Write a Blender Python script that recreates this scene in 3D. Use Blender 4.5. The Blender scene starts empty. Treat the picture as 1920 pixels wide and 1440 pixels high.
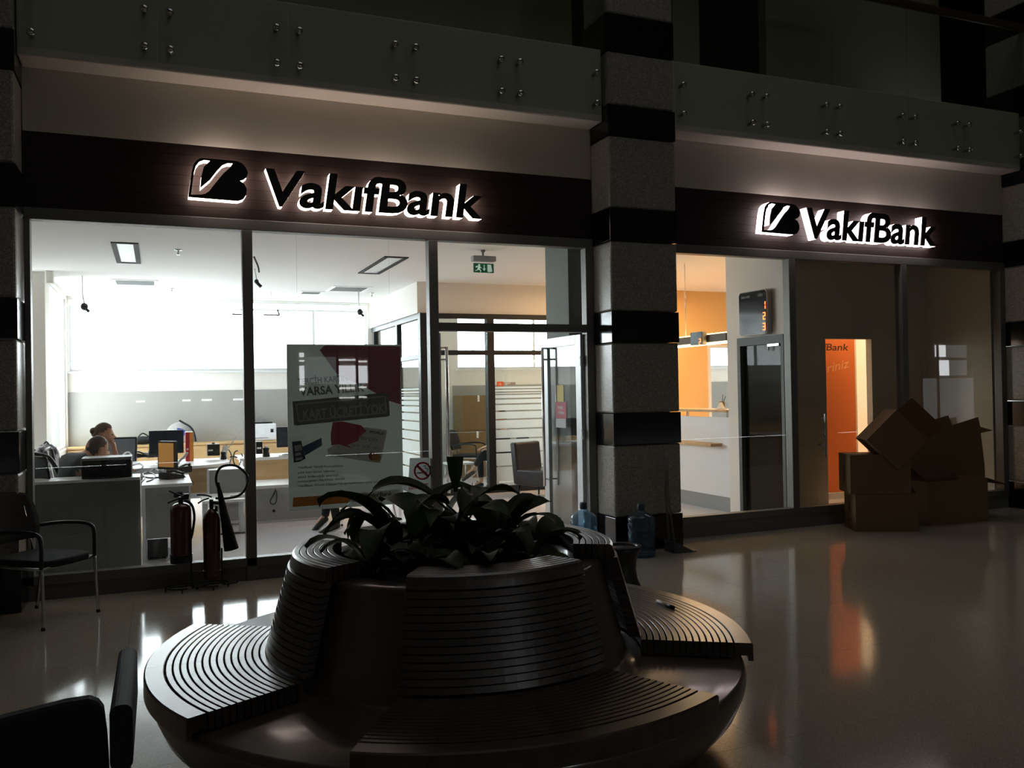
import bpy, bmesh, math, random
from mathutils import Vector, Matrix
random.seed(7)
C = bpy.context.scene.collection
SC = bpy.context.scene
PI = math.pi

# ---------------------------------------------------------------- camera, daylight, exposure
F_PX, YAW, PITCH, ROLL = 1612.5, 0.39043, 0.008734, -0.017967
EYE = Vector((0.0, -7.80, 1.60))
_f = Vector((math.sin(YAW)*math.cos(PITCH), math.cos(YAW)*math.cos(PITCH), math.sin(PITCH)))
_r0 = Vector((math.cos(YAW), -math.sin(YAW), 0)); _u0 = _r0.cross(_f)
_r = math.cos(ROLL)*_r0 + math.sin(ROLL)*_u0
_u = -math.sin(ROLL)*_r0 + math.cos(ROLL)*_u0
cam_d = bpy.data.cameras.new('camera'); cam = bpy.data.objects.new('camera', cam_d); C.objects.link(cam)
cam_d.sensor_width = 36; cam_d.lens = 36*F_PX/1920; cam_d.clip_start = 0.05; cam_d.clip_end = 200
cam.matrix_world = Matrix(((_r.x,_u.x,-_f.x,EYE.x),(_r.y,_u.y,-_f.y,EYE.y),(_r.z,_u.z,-_f.z,EYE.z),(0,0,0,1)))
SC.camera = cam

world = bpy.data.worlds.new('overcast_sky'); SC.world = world; world.use_nodes = True
_bg = world.node_tree.nodes['Background']; _bg.inputs[0].default_value = (0.88,0.95,1.0,1); _bg.inputs[1].default_value = 15.0

def area(name, loc, rot, sx, sy, power, col=(1,1,1), portal=False):
    d = bpy.data.lights.new(name,'AREA'); d.shape='RECTANGLE'; d.size=sx; d.size_y=sy; d.energy=power; d.color=col
    if portal: d.cycles.is_portal = True
    o = bpy.data.objects.new(name,d); C.objects.link(o); o.location=loc; o.rotation_euler=rot
    return o
# portals sit in the real window openings of the bank (they only guide sky sampling)
area('portal', (1.1,8.36,2.6), (-PI/2,0,0), 5.0, 1.15, 1, portal=True)
area('portal', (-1.60,6.95,2.05), (0,-PI/2,0), 2.4, 2.2, 1, portal=True)
area('portal', (8.8,8.36,2.6), (-PI/2,0,0), 6.6, 1.15, 1, portal=True)
# unseen area light added far above the hall as grey ambient fill
area('atrium_fill', (3.5,-3.5,13.6), (0,0,0), 9.0, 5.0, 75, (0.95,0.97,1.0))
# warm teller-hall lamps
area('teller_lamp', (7.7,3.6,3.22), (0,0,0), 1.0, 1.6, 60, (1.0,0.66,0.34))
area('hall_lamp', (6.1,3.6,3.25), (0,0,0), 1.0, 1.0, 26, (1.0,0.62,0.30))
area('banner_lamp', (9.1,1.9,3.25), (0,0,0), 0.8, 0.8, 40, (1.0,0.66,0.36))

SC.view_settings.view_transform = 'Standard'; SC.view_settings.look = 'None'
SC.view_settings.gamma = 1.0; SC.view_settings.exposure = 0.0; SC.view_settings.use_curve_mapping = False
SC.cycles.use_denoising = True
try: SC.cycles.denoiser = 'OPENIMAGEDENOISE'
except Exception: pass
SC.cycles.max_bounces = 10; SC.cycles.diffuse_bounces = 6; SC.cycles.glossy_bounces = 5
SC.cycles.transparent_max_bounces = 40; SC.cycles.transmission_bounces = 6
SC.cycles.caustics_reflective = False; SC.cycles.caustics_refractive = False
SC.cycles.sample_clamp_indirect = 6.0

# ---------------------------------------------------------------- measuring: where a sight line of the photograph meets a plane
def _ray(px,py): return _f*F_PX + _r*(px-960) - _u*(py-720)
def onY(px,py,y):
    d=_ray(px,py); t=(y-EYE.y)/d.y; return EYE+d*t
def onZ(px,py,z):
    d=_ray(px,py); t=(z-EYE.z)/d.z; return EYE+d*t
def onX(px,py,x):
    d=_ray(px,py); t=(x-EYE.x)/d.x; return EYE+d*t

# ---------------------------------------------------------------- materials
MATS={}
def lin(c):
    return tuple((v/255/12.92 if v/255<=0.04045 else ((v/255+0.055)/1.055)**2.4) for v in c)
def mat(name, col, rough=0.5, metal=0.0, var=0.08, scale=6.0, coat=0.0, spec=0.5, bump=0.0, emis=None, estr=0.0, trans=0.0, sub=None):
    """principled surface whose colour wanders a little with object-space noise"""
    if name in MATS: return MATS[name]
    m=bpy.data.materials.new(name); m.use_nodes=True; nt=m.node_tree; b=nt.nodes['Principled BSDF']
    c=lin(col) if max(col)>1.0 else col
    tc=nt.nodes.new('ShaderNodeTexCoord'); nz=nt.nodes.new('ShaderNodeTexNoise'); nz.inputs['Scale'].default_value=scale; nz.inputs['Detail'].default_value=4
    nt.links.new(tc.outputs['Object'],nz.inputs['Vector'])
    mx=nt.nodes.new('ShaderNodeMix'); mx.data_type='RGBA'
    mx.inputs['A'].default_value=tuple(v*(1-var) for v in c)+(1,)
    mx.inputs['B'].default_value=tuple(min(1,v*(1+var)) for v in c)+(1,)
    nt.links.new(nz.outputs['Fac'],mx.inputs['Factor']); nt.links.new(mx.outputs['Result'],b.inputs['Base Color'])
    b.inputs['Roughness'].default_value=rough; b.inputs['Metallic'].default_value=metal
    b.inputs['Specular IOR Level'].default_value=spec
    b.inputs['Coat Weight'].default_value=coat; b.inputs['Coat Roughness'].default_value=0.12
    if bump:
        bp=nt.nodes.new('ShaderNodeBump'); bp.inputs['Strength'].default_value=bump; bp.inputs['Distance'].default_value=0.01
        nt.links.new(nz.outputs['Fac'],bp.inputs['Height']); nt.links.new(bp.outputs['Normal'],b.inputs['Normal'])
    if emis:
        b.inputs['Emission Color'].default_value=(lin(emis) if max(emis)>1.0 else emis)+(1,); b.inputs['Emission Strength'].default_value=estr
    if trans:
        tr=nt.nodes.new('ShaderNodeBsdfTranslucent'); ms=nt.nodes.new('ShaderNodeMixShader'); ms.inputs[0].default_value=trans
        nt.links.new(mx.outputs['Result'],tr.inputs['Color'])
        nt.links.new(b.outputs[0],ms.inputs[1]); nt.links.new(tr.outputs[0],ms.inputs[2]); nt.links.new(ms.outputs[0],nt.nodes['Material Output'].inputs[0])
    MATS[name]=m; return m
def glass(name, tint=(0.97,0.98,0.975), refl=1.0, frost=0.0, frostcol=(0.8,0.85,0.83), rough=0.0):
    """thin architectural glass: clear see-through plus a Schlick mirror, with an optional frosted share"""
    if name in MATS: return MATS[name]
    m=bpy.data.materials.new(name); m.use_nodes=True; nt=m.node_tree; nt.nodes.remove(nt.nodes['Principled BSDF']); out=nt.nodes['Material Output']
    lw=nt.nodes.new('ShaderNodeLayerWeight'); lw.inputs[0].default_value=0.5
    pw=nt.nodes.new('ShaderNodeMath'); pw.operation='POWER'; pw.inputs[1].default_value=5
    ma=nt.nodes.new('ShaderNodeMath'); ma.operation='MULTIPLY_ADD'; ma.inputs[1].default_value=0.96*refl; ma.inputs[2].default_value=0.04*refl
    nt.links.new(lw.outputs['Facing'],pw.inputs[0]); nt.links.new(pw.outputs[0],ma.inputs[0])
    t=nt.nodes.new('ShaderNodeBsdfTransparent'); t.inputs[0].default_value=tint+(1,)
    g=nt.nodes.new('ShaderNodeBsdfGlossy'); g.inputs['Roughness'].default_value=rough
    ms=nt.nodes.new('ShaderNodeMixShader'); base=t
    if frost:
        tc=nt.nodes.new('ShaderNodeTexCoord'); nz=nt.nodes.new('ShaderNodeTexNoise'); nz.inputs['Scale'].default_value=3
        nt.links.new(tc.outputs['Object'],nz.inputs['Vector'])
        d=nt.nodes.new('ShaderNodeBsdfDiffuse'); d.inputs[0].default_value=frostcol+(1,)
        l=nt.nodes.new('ShaderNodeBsdfTranslucent'); l.inputs[0].default_value=frostcol+(1,)
        a=nt.nodes.new('ShaderNodeMixShader'); a.inputs[0].default_value=0.6; nt.links.new(d.outputs[0],a.inputs[1]); nt.links.new(l.outputs[0],a.inputs[2])
        fm=nt.nodes.new('ShaderNodeMapRange'); fm.inputs['To Min'].default_value=frost*0.93; fm.inputs['To Max'].default_value=min(1,frost*1.07); nt.links.new(nz.outputs['Fac'],fm.inputs['Value'])
        b=nt.nodes.new('ShaderNodeMixShader'); nt.links.new(fm.outputs[0],b.inputs[0]); nt.links.new(t.outputs[0],b.inputs[1]); nt.links.new(a.outputs[0],b.inputs[2]); base=b
    nt.links.new(ma.outputs[0],ms.inputs[0]); nt.links.new(base.outputs[0],ms.inputs[1]); nt.links.new(g.outputs[0],ms.inputs[2]); nt.links.new(ms.outputs[0],out.inputs[0])
    MATS[name]=m; return m
def emit(name, col, strength):
    if name in MATS: return MATS[name]
    m=bpy.data.materials.new(name); m.use_nodes=True; nt=m.node_tree; nt.nodes.remove(nt.nodes['Principled BSDF'])
    e=nt.nodes.new('ShaderNodeEmission'); e.inputs[0].default_value=(lin(col) if max(col)>1.0 else col)+(1,); e.inputs[1].default_value=strength
    nt.links.new(e.outputs[0],nt.nodes['Material Output'].inputs[0]); MATS[name]=m; return m
def granite(name, c0, c1, rough, scale=180, spec=0.5):
    """speckled stone: voronoi flecks over noise clouds"""
    m=bpy.data.materials.new(name); m.use_nodes=True; nt=m.node_tree; b=nt.nodes['Principled BSDF']
    tc=nt.nodes.new('ShaderNodeNewGeometry'); v=nt.nodes.new('ShaderNodeTexVoronoi'); v.inputs['Scale'].default_value=scale
    n=nt.nodes.new('ShaderNodeTexNoise'); n.inputs['Scale'].default_value=scale*0.5; n.inputs['Detail'].default_value=5
    nt.links.new(tc.outputs['Position'],v.inputs['Vector']); nt.links.new(tc.outputs['Position'],n.inputs['Vector'])
    sx=nt.nodes.new('ShaderNodeSeparateColor'); nt.links.new(v.outputs['Color'],sx.inputs[0])
    ad=nt.nodes.new('ShaderNodeMath'); ad.operation='MULTIPLY'; nt.links.new(sx.outputs[0],ad.inputs[0]); nt.links.new(n.outputs['Fac'],ad.inputs[1])
    r=nt.nodes.new('ShaderNodeValToRGB'); r.color_ramp.elements[0].position=0.05; r.color_ramp.elements[1].position=0.6
    r.color_ramp.elements[0].color=lin(c0)+(1,); r.color_ramp.elements[1].color=lin(c1)+(1,)
    nt.links.new(ad.outputs[0],r.inputs[0]); nt.links.new(r.outputs[0],b.inputs['Base Color'])
    b.inputs['Roughness'].default_value=rough; b.inputs['Specular IOR Level'].default_value=spec
    MATS[name]=m; return m
def wood(name, c0, c1, rough=0.4, axis='X', scale=9, coat=0.0, spec=0.5):
    """long grained timber"""
    m=bpy.data.materials.new(name); m.use_nodes=True; nt=m.node_tree; b=nt.nodes['Principled BSDF']
    tc=nt.nodes.new('ShaderNodeTexCoord'); mp=nt.nodes.new('ShaderNodeMapping')
    mp.inputs['Scale'].default_value={'X':(0.12,1,1),'Y':(1,0.12,1),'Z':(1,1,0.12)}[axis]
    n=nt.nodes.new('ShaderNodeTexNoise'); n.inputs['Scale'].default_value=scale; n.inputs['Detail'].default_value=6; n.inputs['Distortion'].default_value=0.6
    nt.links.new(tc.outputs['Object'],mp.inputs[0]); nt.links.new(mp.outputs[0],n.inputs['Vector'])
    r=nt.nodes.new('ShaderNodeValToRGB'); r.color_ramp.elements[0].position=0.3; r.color_ramp.elements[1].position=0.7
    r.color_ramp.elements[0].color=lin(c0)+(1,); r.color_ramp.elements[1].color=lin(c1)+(1,)
    nt.links.new(n.outputs['Fac'],r.inputs[0]); nt.links.new(r.outputs[0],b.inputs['Base Color'])
    b.inputs['Roughness'].default_value=rough; b.inputs['Coat Weight'].default_value=coat; b.inputs['Coat Roughness'].default_value=0.28; b.inputs['Specular IOR Level'].default_value=spec
    MATS[name]=m; return m

M=dict(
 plaster=mat('atrium_plaster',(205,198,186),0.85,var=0.03,scale=2),
 inwall=mat('bank_wall_paint',(234,231,224),0.85,var=0.02,scale=2),
 wains=mat('grey_wainscot',(160,160,156),0.7,var=0.02,scale=2),
 inceil=mat('bank_ceiling_paint',(238,238,236),0.9,var=0.015,scale=2),
 warmwall=mat('lamp_tinted_teller_wall',(232,190,128),0.7,var=0.03,scale=2),  # cream wall with the warm light's orange mixed into its colour
 lobby=mat('lobby_paint',(190,183,164),0.8,var=0.04,scale=2),
 upper=mat('upper_floor_plaster',(170,168,150),0.9,var=0.05,scale=1.5),
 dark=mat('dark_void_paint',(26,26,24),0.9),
 fascia=wood('fascia_dark_wood',(34,26,23),(45,34,30),0.45,'X',12,spec=0.3),
 alu=mat('grey_aluminium',(112,112,108),0.45,0.35,0.04,3),
 alulight=mat('pale_aluminium',(202,207,208),0.4,0.2,0.03,3),
 steelfr=mat('slate_blue_frame',(24,28,34),0.45,0.2,0.05,3),
 glass=glass('clear_glass'),
 balglass=glass('green_balcony_glass',(0.90,0.95,0.90)),
 pglass=glass('partition_glass',(0.95,0.98,0.97)),
 pier=mat('grey_pier_paint',(128,134,130),0.8,var=0.02),
 vent=mat('vent_grey',(104,106,108),0.6),
 lglass=glass('tinted_lobby_glass',(0.55,0.55,0.52),0.35),
 dkalu=mat('dark_aluminium',(74,78,76),0.5,0.2,0.04,3),
 film=glass('frosted_film',(0.9,0.95,0.94),0.6,0.72,(0.86,0.9,0.9)),
 granite=granite('grey_granite',(112,110,103),(180,176,165),0.28,150),
 blackst=granite('black_granite',(8,9,10),(20,21,22),0.12,200),
 floor=granite('brown_granite_floor',(150,144,130),(184,175,158),0.10,220,0.42),
 infloor=mat('pale_bank_floor',(240,240,248),0.12,var=0.02,scale=3,spec=0.9),
 grout=mat('floor_grout',(40,36,32),0.8),
 chrome=mat('chrome',(200,200,200),0.14,1.0,0.02),
 black=mat('black_plastic',(18,19,20),0.42,var=0.1),
 blackmatte=mat('black_rubber',(12,12,13),0.7,var=0.1),
 blackfab=mat('black_fabric',(20,21,24),0.9,var=0.15,scale=60,bump=0.2),
 leather=mat('black_leather',(19,20,23),0.38,var=0.1,scale=30),
 white=mat('white_laminate',(232,234,236),0.4,var=0.02),
 greylam=mat('grey_laminate',(150,152,152),0.5,var=0.03),
 darkscreen=mat('dark_grey_screen',(118,121,119),0.6,var=0.04),
 beech=wood('beech_wood',(176,140,92),(206,172,122),0.5,'X',7),
 benchw=wood('stained_bench_wood',(46,35,26),(70,54,41),0.42,'X',14,coat=1.0),
 benchcore=mat('varnished_brown_core',(72,60,48),0.36,var=0.08,scale=3,coat=0.8),
 soil=mat('potting_soil',(30,24,18),0.95,var=0.4,scale=40,bump=0.6),
 leaf=mat('dark_green_leaf',(36,52,24),0.62,var=0.25,scale=14,trans=0.12),
 leaf2=mat('fresh_green_leaf',(60,80,32),0.6,var=0.25,scale=14,trans=0.15),
 stem=mat('plant_stem',(58,64,34),0.6,var=0.2),
 card=mat('brown_cardboard',(122,98,66),0.85,var=0.06,scale=9),
 cardin=mat('cardboard_inside',(104,78,48),0.9,var=0.06,scale=9),
 red=mat('extinguisher_red',(66,20,17),0.25,var=0.05,coat=0.4),
 skin=mat('skin',(196,150,124),0.55,var=0.05,scale=8),
 paper=mat('white_paper',(240,240,238),0.7,var=0.01),
)
# ---------------------------------------------------------------- mesh building
class MB:
    def __init__(s): s.v=[]; s.f=[]; s.sm=[]
    def add(s,vs,fs,smooth=False):
        o=len(s.v); s.v+= [tuple(v) for v in vs]; s.f+=[tuple(i+o for i in f) for f in fs]; s.sm+=[smooth]*len(fs); return s
    def box(s,x0,x1,y0,y1,z0,z1,mt=None):
        vs=[Vector((x,y,z)) for z in (z0,z1) for y in (y0,y1) for x in (x0,x1)]
        if mt is not None: vs=[mt@v for v in vs]
        return s.add(vs,[(0,2,3,1),(4,5,7,6),(0,1,5,4),(2,6,7,3),(0,4,6,2),(1,3,7,5)])
    def cbox(s,c,sz,mt=None):
        return s.box(c[0]-sz[0]/2,c[0]+sz[0]/2,c[1]-sz[1]/2,c[1]+sz[1]/2,c[2]-sz[2]/2,c[2]+sz[2]/2,mt)
    def rbox(s,x0,x1,y0,y1,z0,z1,r=0.02,seg=3,mt=None,ax='z'):
        """box whose outline (seen along ax) has rounded corners"""
        if ax=='z': a0,a1,b0,b1,c0,c1=x0,x1,y0,y1,z0,z1; mk=lambda a,b,c:(a,b,c)
        elif ax=='y': a0,a1,b0,b1,c0,c1=x0,x1,z0,z1,y0,y1; mk=lambda a,b,c:(a,c,b)
        else: a0,a1,b0,b1,c0,c1=y0,y1,z0,z1,x0,x1; mk=lambda a,b,c:(c,a,b)
        pts=[]
        for (cx,cy,t0) in ((a1-r,b1-r,0),(a0+r,b1-r,PI/2),(a0+r,b0+r,PI),(a1-r,b0+r,1.5*PI)):
            for k in range(seg+1):
                t=t0+PI/2*k/seg; pts.append((cx+r*math.cos(t),cy+r*math.sin(t)))
        n=len(pts); vs=[Vector(mk(p[0],p[1],c)) for c in (c0,c1) for p in pts]
        if mt is not None: vs=[mt@v for v in vs]
        fs=[tuple(range(n-1,-1,-1)),tuple(range(n,2*n))]+[(i,(i+1)%n,n+(i+1)%n,n+i) for i in range(n)]
        return s.add(vs,fs)
    def tube(s,path,r,n=8,closed=False,cap=True):
        P=[Vector(p) for p in path]; m=len(P); rs=r if isinstance(r,(list,tuple)) else [r]*m
        vs=[]; up=None
        for i,p in enumerate(P):
            a=P[(i-1)%m] if (i or closed) else P[0]; b=P[(i+1)%m] if (i<m-1 or closed) else P[-1]
            t=(b-a).normalized()
            if up is None:
                up=Vector((0,0,1)) if abs(t.z)<0.9 else Vector((1,0,0))
            x=(up-t*up.dot(t))
            if x.length<1e-5: x=Vector((1,0,0))-t*t.x
            x.normalize(); y=t.cross(x); up=x
            for k in range(n):
                an=2*PI*k/n; vs.append(p+rs[i]*(math.cos(an)*x+math.sin(an)*y))
        fs=[]
        for i in range(m if closed else m-1):
            j=(i+1)%m
            for k in range(n): fs.append((i*n+k,i*n+(k+1)%n,j*n+(k+1)%n,j*n+k))
        if cap and not closed: fs+= [tuple(range(n-1,-1,-1)),tuple(range((m-1)*n,m*n))]
        return s.add(vs,fs,True)
    def lathe(s,prof,c=(0,0,0),n=32,a0=0.0,a1=2*PI,smooth=True):
        full=abs(a1-a0-2*PI)<1e-6; k=n if full else n+1; m=len(prof); vs=[]
        for i in range(k):
            a=a0+(a1-a0)*i/n
            for r,z in prof: vs.append((c[0]+r*math.cos(a),c[1]+r*math.sin(a),c[2]+z))
        fs=[]
        for i in range(n):
            j=(i+1)%k
            for q in range(m-1): fs.append((i*m+q,j*m+q,j*m+q+1,i*m+q+1))
        return s.add(vs,fs,smooth)
    def prism(s,poly,d0,d1,mk):
        """polygon outline (list of 2D points) pulled from d0 to d1; mk(a,b,d) gives the 3D point"""
        n=len(poly); vs=[mk(a,b,d) for d in (d0,d1) for a,b in poly]
        fs=[tuple(range(n-1,-1,-1)),tuple(range(n,2*n))]+[(i,(i+1)%n,n+(i+1)%n,n+i) for i in range(n)]
        return s.add(vs,fs)
    def blob(s,c,r,seg=12,rings=8,mt=None):
        r=r if isinstance(r,(list,tuple)) else (r,r,r); vs=[]; 
        for i in range(rings+1):
            t=PI*i/rings
            for k in range(seg):
                a=2*PI*k/seg; v=Vector((r[0]*math.sin(t)*math.cos(a),r[1]*math.sin(t)*math.sin(a),r[2]*math.cos(t)))
                if mt is not None: v=mt@v
                vs.append(Vector(c)+v)
        fs=[(i*seg+k,(i+1)*seg+k,(i+1)*seg+(k+1)%seg,i*seg+(k+1)%seg) for i in range(rings) for k in range(seg)]
        return s.add(vs,fs,True)
    def mesh(s,name,off=None):
        me=bpy.data.meshes.new(name)
        vs=s.v if off is None else [(v[0]-off[0],v[1]-off[1],v[2]-off[2]) for v in s.v]
        me.from_pydata(vs,[],s.f); me.polygons.foreach_set('use_smooth',s.sm); me.update()
        bm=bmesh.new(); bm.from_mesh(me); bmesh.ops.recalc_face_normals(bm,faces=bm.faces); bm.to_mesh(me); bm.free()
        return me
def link(name,me,m,parent=None):
    o=bpy.data.objects.new(name,me); C.objects.link(o)
    if m is not None and len(me.materials)==0: me.materials.append(m)
    if parent is not None: o.parent=parent
    return o
def thing(name,label,cat,loc=(0,0,0),rz=0.0,group=None):
    o=bpy.data.objects.new(name,None); C.objects.link(o); o.empty_display_size=0.1
    o.location=loc; o.rotation_euler=(0,0,rz); o['label']=label; o['category']=cat
    if group: o['group']=group
    return o
def part(name,mb,m,parent,world=False,label=None,bevel=0.0):
    """a part of a thing; world=True when the shape was built in room coordinates (its thing must not be turned)"""
    off=None
    if world:
        p=parent; off=Vector((0,0,0))
        while p is not None: off=off+p.location; p=p.parent
    me=mb.mesh(name,off) if isinstance(mb,MB) else mb
    o=link(name,me,m,parent)
    if label: o['label']=label
    if bevel: bev(o,bevel)
    return o
def bev(o,w,seg=2):
    b=o.modifiers.new('bevel','BEVEL'); b.width=w; b.segments=seg; b.limit_method='ANGLE'; b.angle_limit=0.7
    return o
def solo(name,mb,m,label,cat,group=None,bevel=0.0):
    me=mb.mesh(name) if isinstance(mb,MB) else mb
    o=link(name,me,m); o['label']=label; o['category']=cat
    if group: o['group']=group
    if bevel: bev(o,bevel)
    return o
def struct(name,mb,m,parent=None,bevel=0.0):
    me=mb.mesh(name) if isinstance(mb,MB) else mb
    o=bpy.data.objects.new(name,me); C.objects.link(o)
    if me is not None and m is not None and len(me.materials)==0: me.materials.append(m)
    if parent is not None: o.parent=parent
    else: o['kind']='structure'
    if bevel: bev(o,bevel)
    return o
def sempty(name):
    o=bpy.data.objects.new(name,None); C.objects.link(o); o['kind']='structure'; return o
def dup(root,loc,rz,label,group=None):
    r=root.copy(); C.objects.link(r); r.location=loc; r.rotation_euler=(0,0,rz); r['label']=label
    if group: r['group']=group
    for ch in list(root.children):
        c=ch.copy(); C.objects.link(c); c.parent=r
        for g in list(ch.children):
            d=g.copy(); C.objects.link(d); d.parent=c
    return r
def B(x0,x1,y0,y1,z0,z1): return MB().box(x0,x1,y0,y1,z0,z1)
# lettering -------------------------------------------------------
def text_polys(s,shear=0.0,fat=0.0,extrude=0.0,res=3):
    """a line of text as (verts, faces), baseline at y=0, cap height scaled to 1 afterwards by the caller"""
    cu=bpy.data.curves.new('lettering_source','FONT'); cu.body=s; cu.size=1.0; cu.shear=shear; cu.offset=fat; cu.extrude=extrude; cu.resolution_u=res; cu.fill_mode='BOTH'
    o=bpy.data.objects.new('lettering_source',cu); C.objects.link(o)
    me=bpy.data.meshes.new_from_object(o.evaluated_get(bpy.context.evaluated_depsgraph_get()))
    vs=[v.co.copy() for v in me.vertices]; fs=[tuple(p.vertices) for p in me.polygons]
    bpy.data.objects.remove(o); bpy.data.curves.remove(cu); bpy.data.meshes.remove(me)
    return vs,fs
def text_box(vs):
    xs=[v.x for v in vs]; ys=[v.y for v in vs]; return min(xs),max(xs),min(ys),max(ys)
def flat_text(mb,s,x,z,h,Y,w=None,rot=0.0,shear=0.0,fat=0.0,th=0.0015):
    """printed line on a wall that faces -Y; x,z = left end of baseline, h = cap height, w = forced width"""
    vs,fs=text_polys(s,shear,fat,th/2/max(h,1e-3)*0.7)
    x0,x1,y0,y1=text_box(vs); cap=0.72; sy=h/cap; sx=sy if w is None else w/(x1-x0)
    c,sn=math.cos(rot),math.sin(rot)
    out=[]
    for v in vs:
        a=(v.x-x0)*sx; b=v.y*sy
        out.append((x+a*c-b*sn, Y-v.z*(th/ max(1e-6,(th/2/max(h,1e-3)*0.7)))/2, z+a*sn+b*c))
    mb.add(out,fs); return mb
def islands(vs,fs):
    par=list(range(len(vs)))
    def fd(a):
        while par[a]!=a: par[a]=par[par[a]]; a=par[a]
        return a
    key={}
    for i,v in enumerate(vs):   # merge by position
        k=(round(v.x,5),round(v.y,5),round(v.z,5))
        if k in key: par[fd(i)]=fd(key[k])
        else: key[k]=i
    for f in fs:
        for a in f[1:]: par[fd(a)]=fd(f[0])
    g={}
    for f in fs: g.setdefault(fd(f[0]),[]).append(f)
    return sorted(g.values(), key=lambda F:min(vs[i].x for f in F for i in f))
def curve_plate(outer,holes,depth,res=1):
    """flat plate with holes from outlines, pulled +-depth; lies in the local xy plane"""
    cu=bpy.data.curves.new('plate_source','CURVE'); cu.dimensions='2D'; cu.fill_mode='BOTH'; cu.extrude=depth
    for pts in [outer]+holes:
        sp=cu.splines.new('POLY'); sp.points.add(len(pts)-1); sp.use_cyclic_u=True
        for q,(a,b) in zip(sp.points,pts): q.co=(a,b,0,1)
    o=bpy.data.objects.new('plate_source',cu); C.objects.link(o)
    me=bpy.data.meshes.new_from_object(o.evaluated_get(bpy.context.evaluated_depsgraph_get()))
    vs=[v.co.copy() for v in me.vertices]; fs=[tuple(p.vertices) for p in me.polygons]
    bpy.data.objects.remove(o); bpy.data.curves.remove(cu); bpy.data.meshes.remove(me)
    return vs,fs
def catmull(pts,n=5,closed=False):
    P=[Vector(p) for p in pts]; out=[]; m=len(P)
    for i in range(m if closed else m-1):
        p0=P[(i-1)%m] if (closed or i) else P[0]; p1=P[i]; p2=P[(i+1)%m]; p3=P[(i+2)%m] if (closed or i+2<m) else P[-1]
        for k in range(n):
            t=k/n; out.append(0.5*((2*p1)+(p2-p0)*t+(2*p0-5*p1+4*p2-p3)*t*t+(3*p1-p0-3*p2+p3)*t**3))
    if not closed: out.append(P[-1])
    return out
def skin_mesh(chains,sub=1):
    """organic body from joint chains: chains = list of [(pos, radius), ...]; chains that start at a shared position are joined"""
    idx={}; vs=[]; rs=[]; es=[]
    def gid(p,r):
        k=tuple(round(c,4) for c in p)
        if k not in idx: idx[k]=len(vs); vs.append(p); rs.append(r)
        return idx[k]
    for ch in chains:
        ids=[gid(p,r) for p,r in ch]
        es+= [(a,b) for a,b in zip(ids,ids[1:]) if a!=b]
    me=bpy.data.meshes.new('body_source'); me.from_pydata([tuple(v) for v in vs],es,[]); o=bpy.data.objects.new('body_source',me); C.objects.link(o)
    sk=o.modifiers.new('skin','SKIN'); sk.use_smooth_shade=True
    for i,d in enumerate(me.skin_vertices[0].data):
        d.radius=(rs[i],rs[i]) if not isinstance(rs[i],tuple) else rs[i]; d.use_root=(i==0)
    ss=o.modifiers.new('sub','SUBSURF'); ss.levels=sub; ss.render_levels=sub
    ev=bpy.data.meshes.new_from_object(o.evaluated_get(bpy.context.evaluated_depsgraph_get()))
    out=([v.co.copy() for v in ev.vertices],[tuple(p.vertices) for p in ev.polygons])
    bpy.data.objects.remove(o); bpy.data.meshes.remove(me); bpy.data.meshes.remove(ev)
    return out
# ================================================================ THE SETTING
# --- atrium floor: slab with separate granite tiles
struct('floor',B(-9,31,-15,0.02,-0.12,-0.006),M['grout'])
_fl=bpy.data.objects['floor']; TS=0.9; tile_me=MB().box(0.0008,TS-0.0008,0.0008,TS-0.0008,-0.006,0.0).mesh('tile'); tile_me.materials.append(M['floor'])
ty0=onZ(1376,1404.5,0).y
for i in range(21):
    for j in range(-2,9):
        y=ty0+(j)*TS
        if y+TS>0.02 or y<-8.3: continue
        o=link('tile',tile_me,None,_fl); o.location=(-5.6+i*TS,y,0)
yt=ty0+8*TS
while yt+TS>0.02: yt-=TS
yt+=TS
struct('floor_edge_strip',B(-9,13.5,yt,0.02,-0.006,0.0),M['floor'])
# --- atrium shell
struct('wall_left',B(-9.2,-9,-15,0.2,0,14),M['plaster'])
struct('wall_right',B(31,31.2,-15,0.2,0,14),M['plaster'])
struct('wall_entrance',B(-9,31,-15.2,-15,0,14),M['plaster'])
struct('ceiling_atrium',B(-9.2,31.2,-15.2,9,14,14.2),M['plaster'])
struct('wall_side_shop',B(-9,-1.95,0.0,0.2,0,14),M['plaster'])
struct('wall_far_shop',B(10.9,31,0.0,0.2,0,14),M['plaster'])
# glazed entrance behind the visitor: daylit panes in dark frames, seen only as reflections
ent=sempty('window_entrance')
day=emit('daylit_entrance_pane',(0.95,0.97,1.0),8.0); day2=emit('dim_daylit_pane',(0.85,0.92,0.95),0.7)
mp=MB(); md=MB(); mf=MB()
for x0,x1,z0,z1 in [(3.42,3.54,2.48,2.52),(3.42,3.54,2.60,2.71),(3.42,3.54,1.87,2.37),(3.42,3.54,1.72,1.79),(4.44,4.90,1.87,2.37),(4.95,5.21,1.90,2.36),(4.44,4.92,2.50,2.54),(4.97,5.21,2.46,2.50),(4.44,4.86,1.75,1.79),(4.95,5.18,1.77,1.81),(4.44,4.86,1.50,1.53),(4.95,5.18,1.51,1.54),
                    (25.95,26.45,2.58,3.0),(26.05,26.6,1.9,2.45),
                    (0.55,0.75,1.50,1.55),(1.0,1.25,1.50,1.55),(1.75,2.0,1.50,1.55),(-0.5,-0.3,1.5,1.54)]:
    mp.box(x0,x1,-14.99,-14.97,z0,z1)
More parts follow.
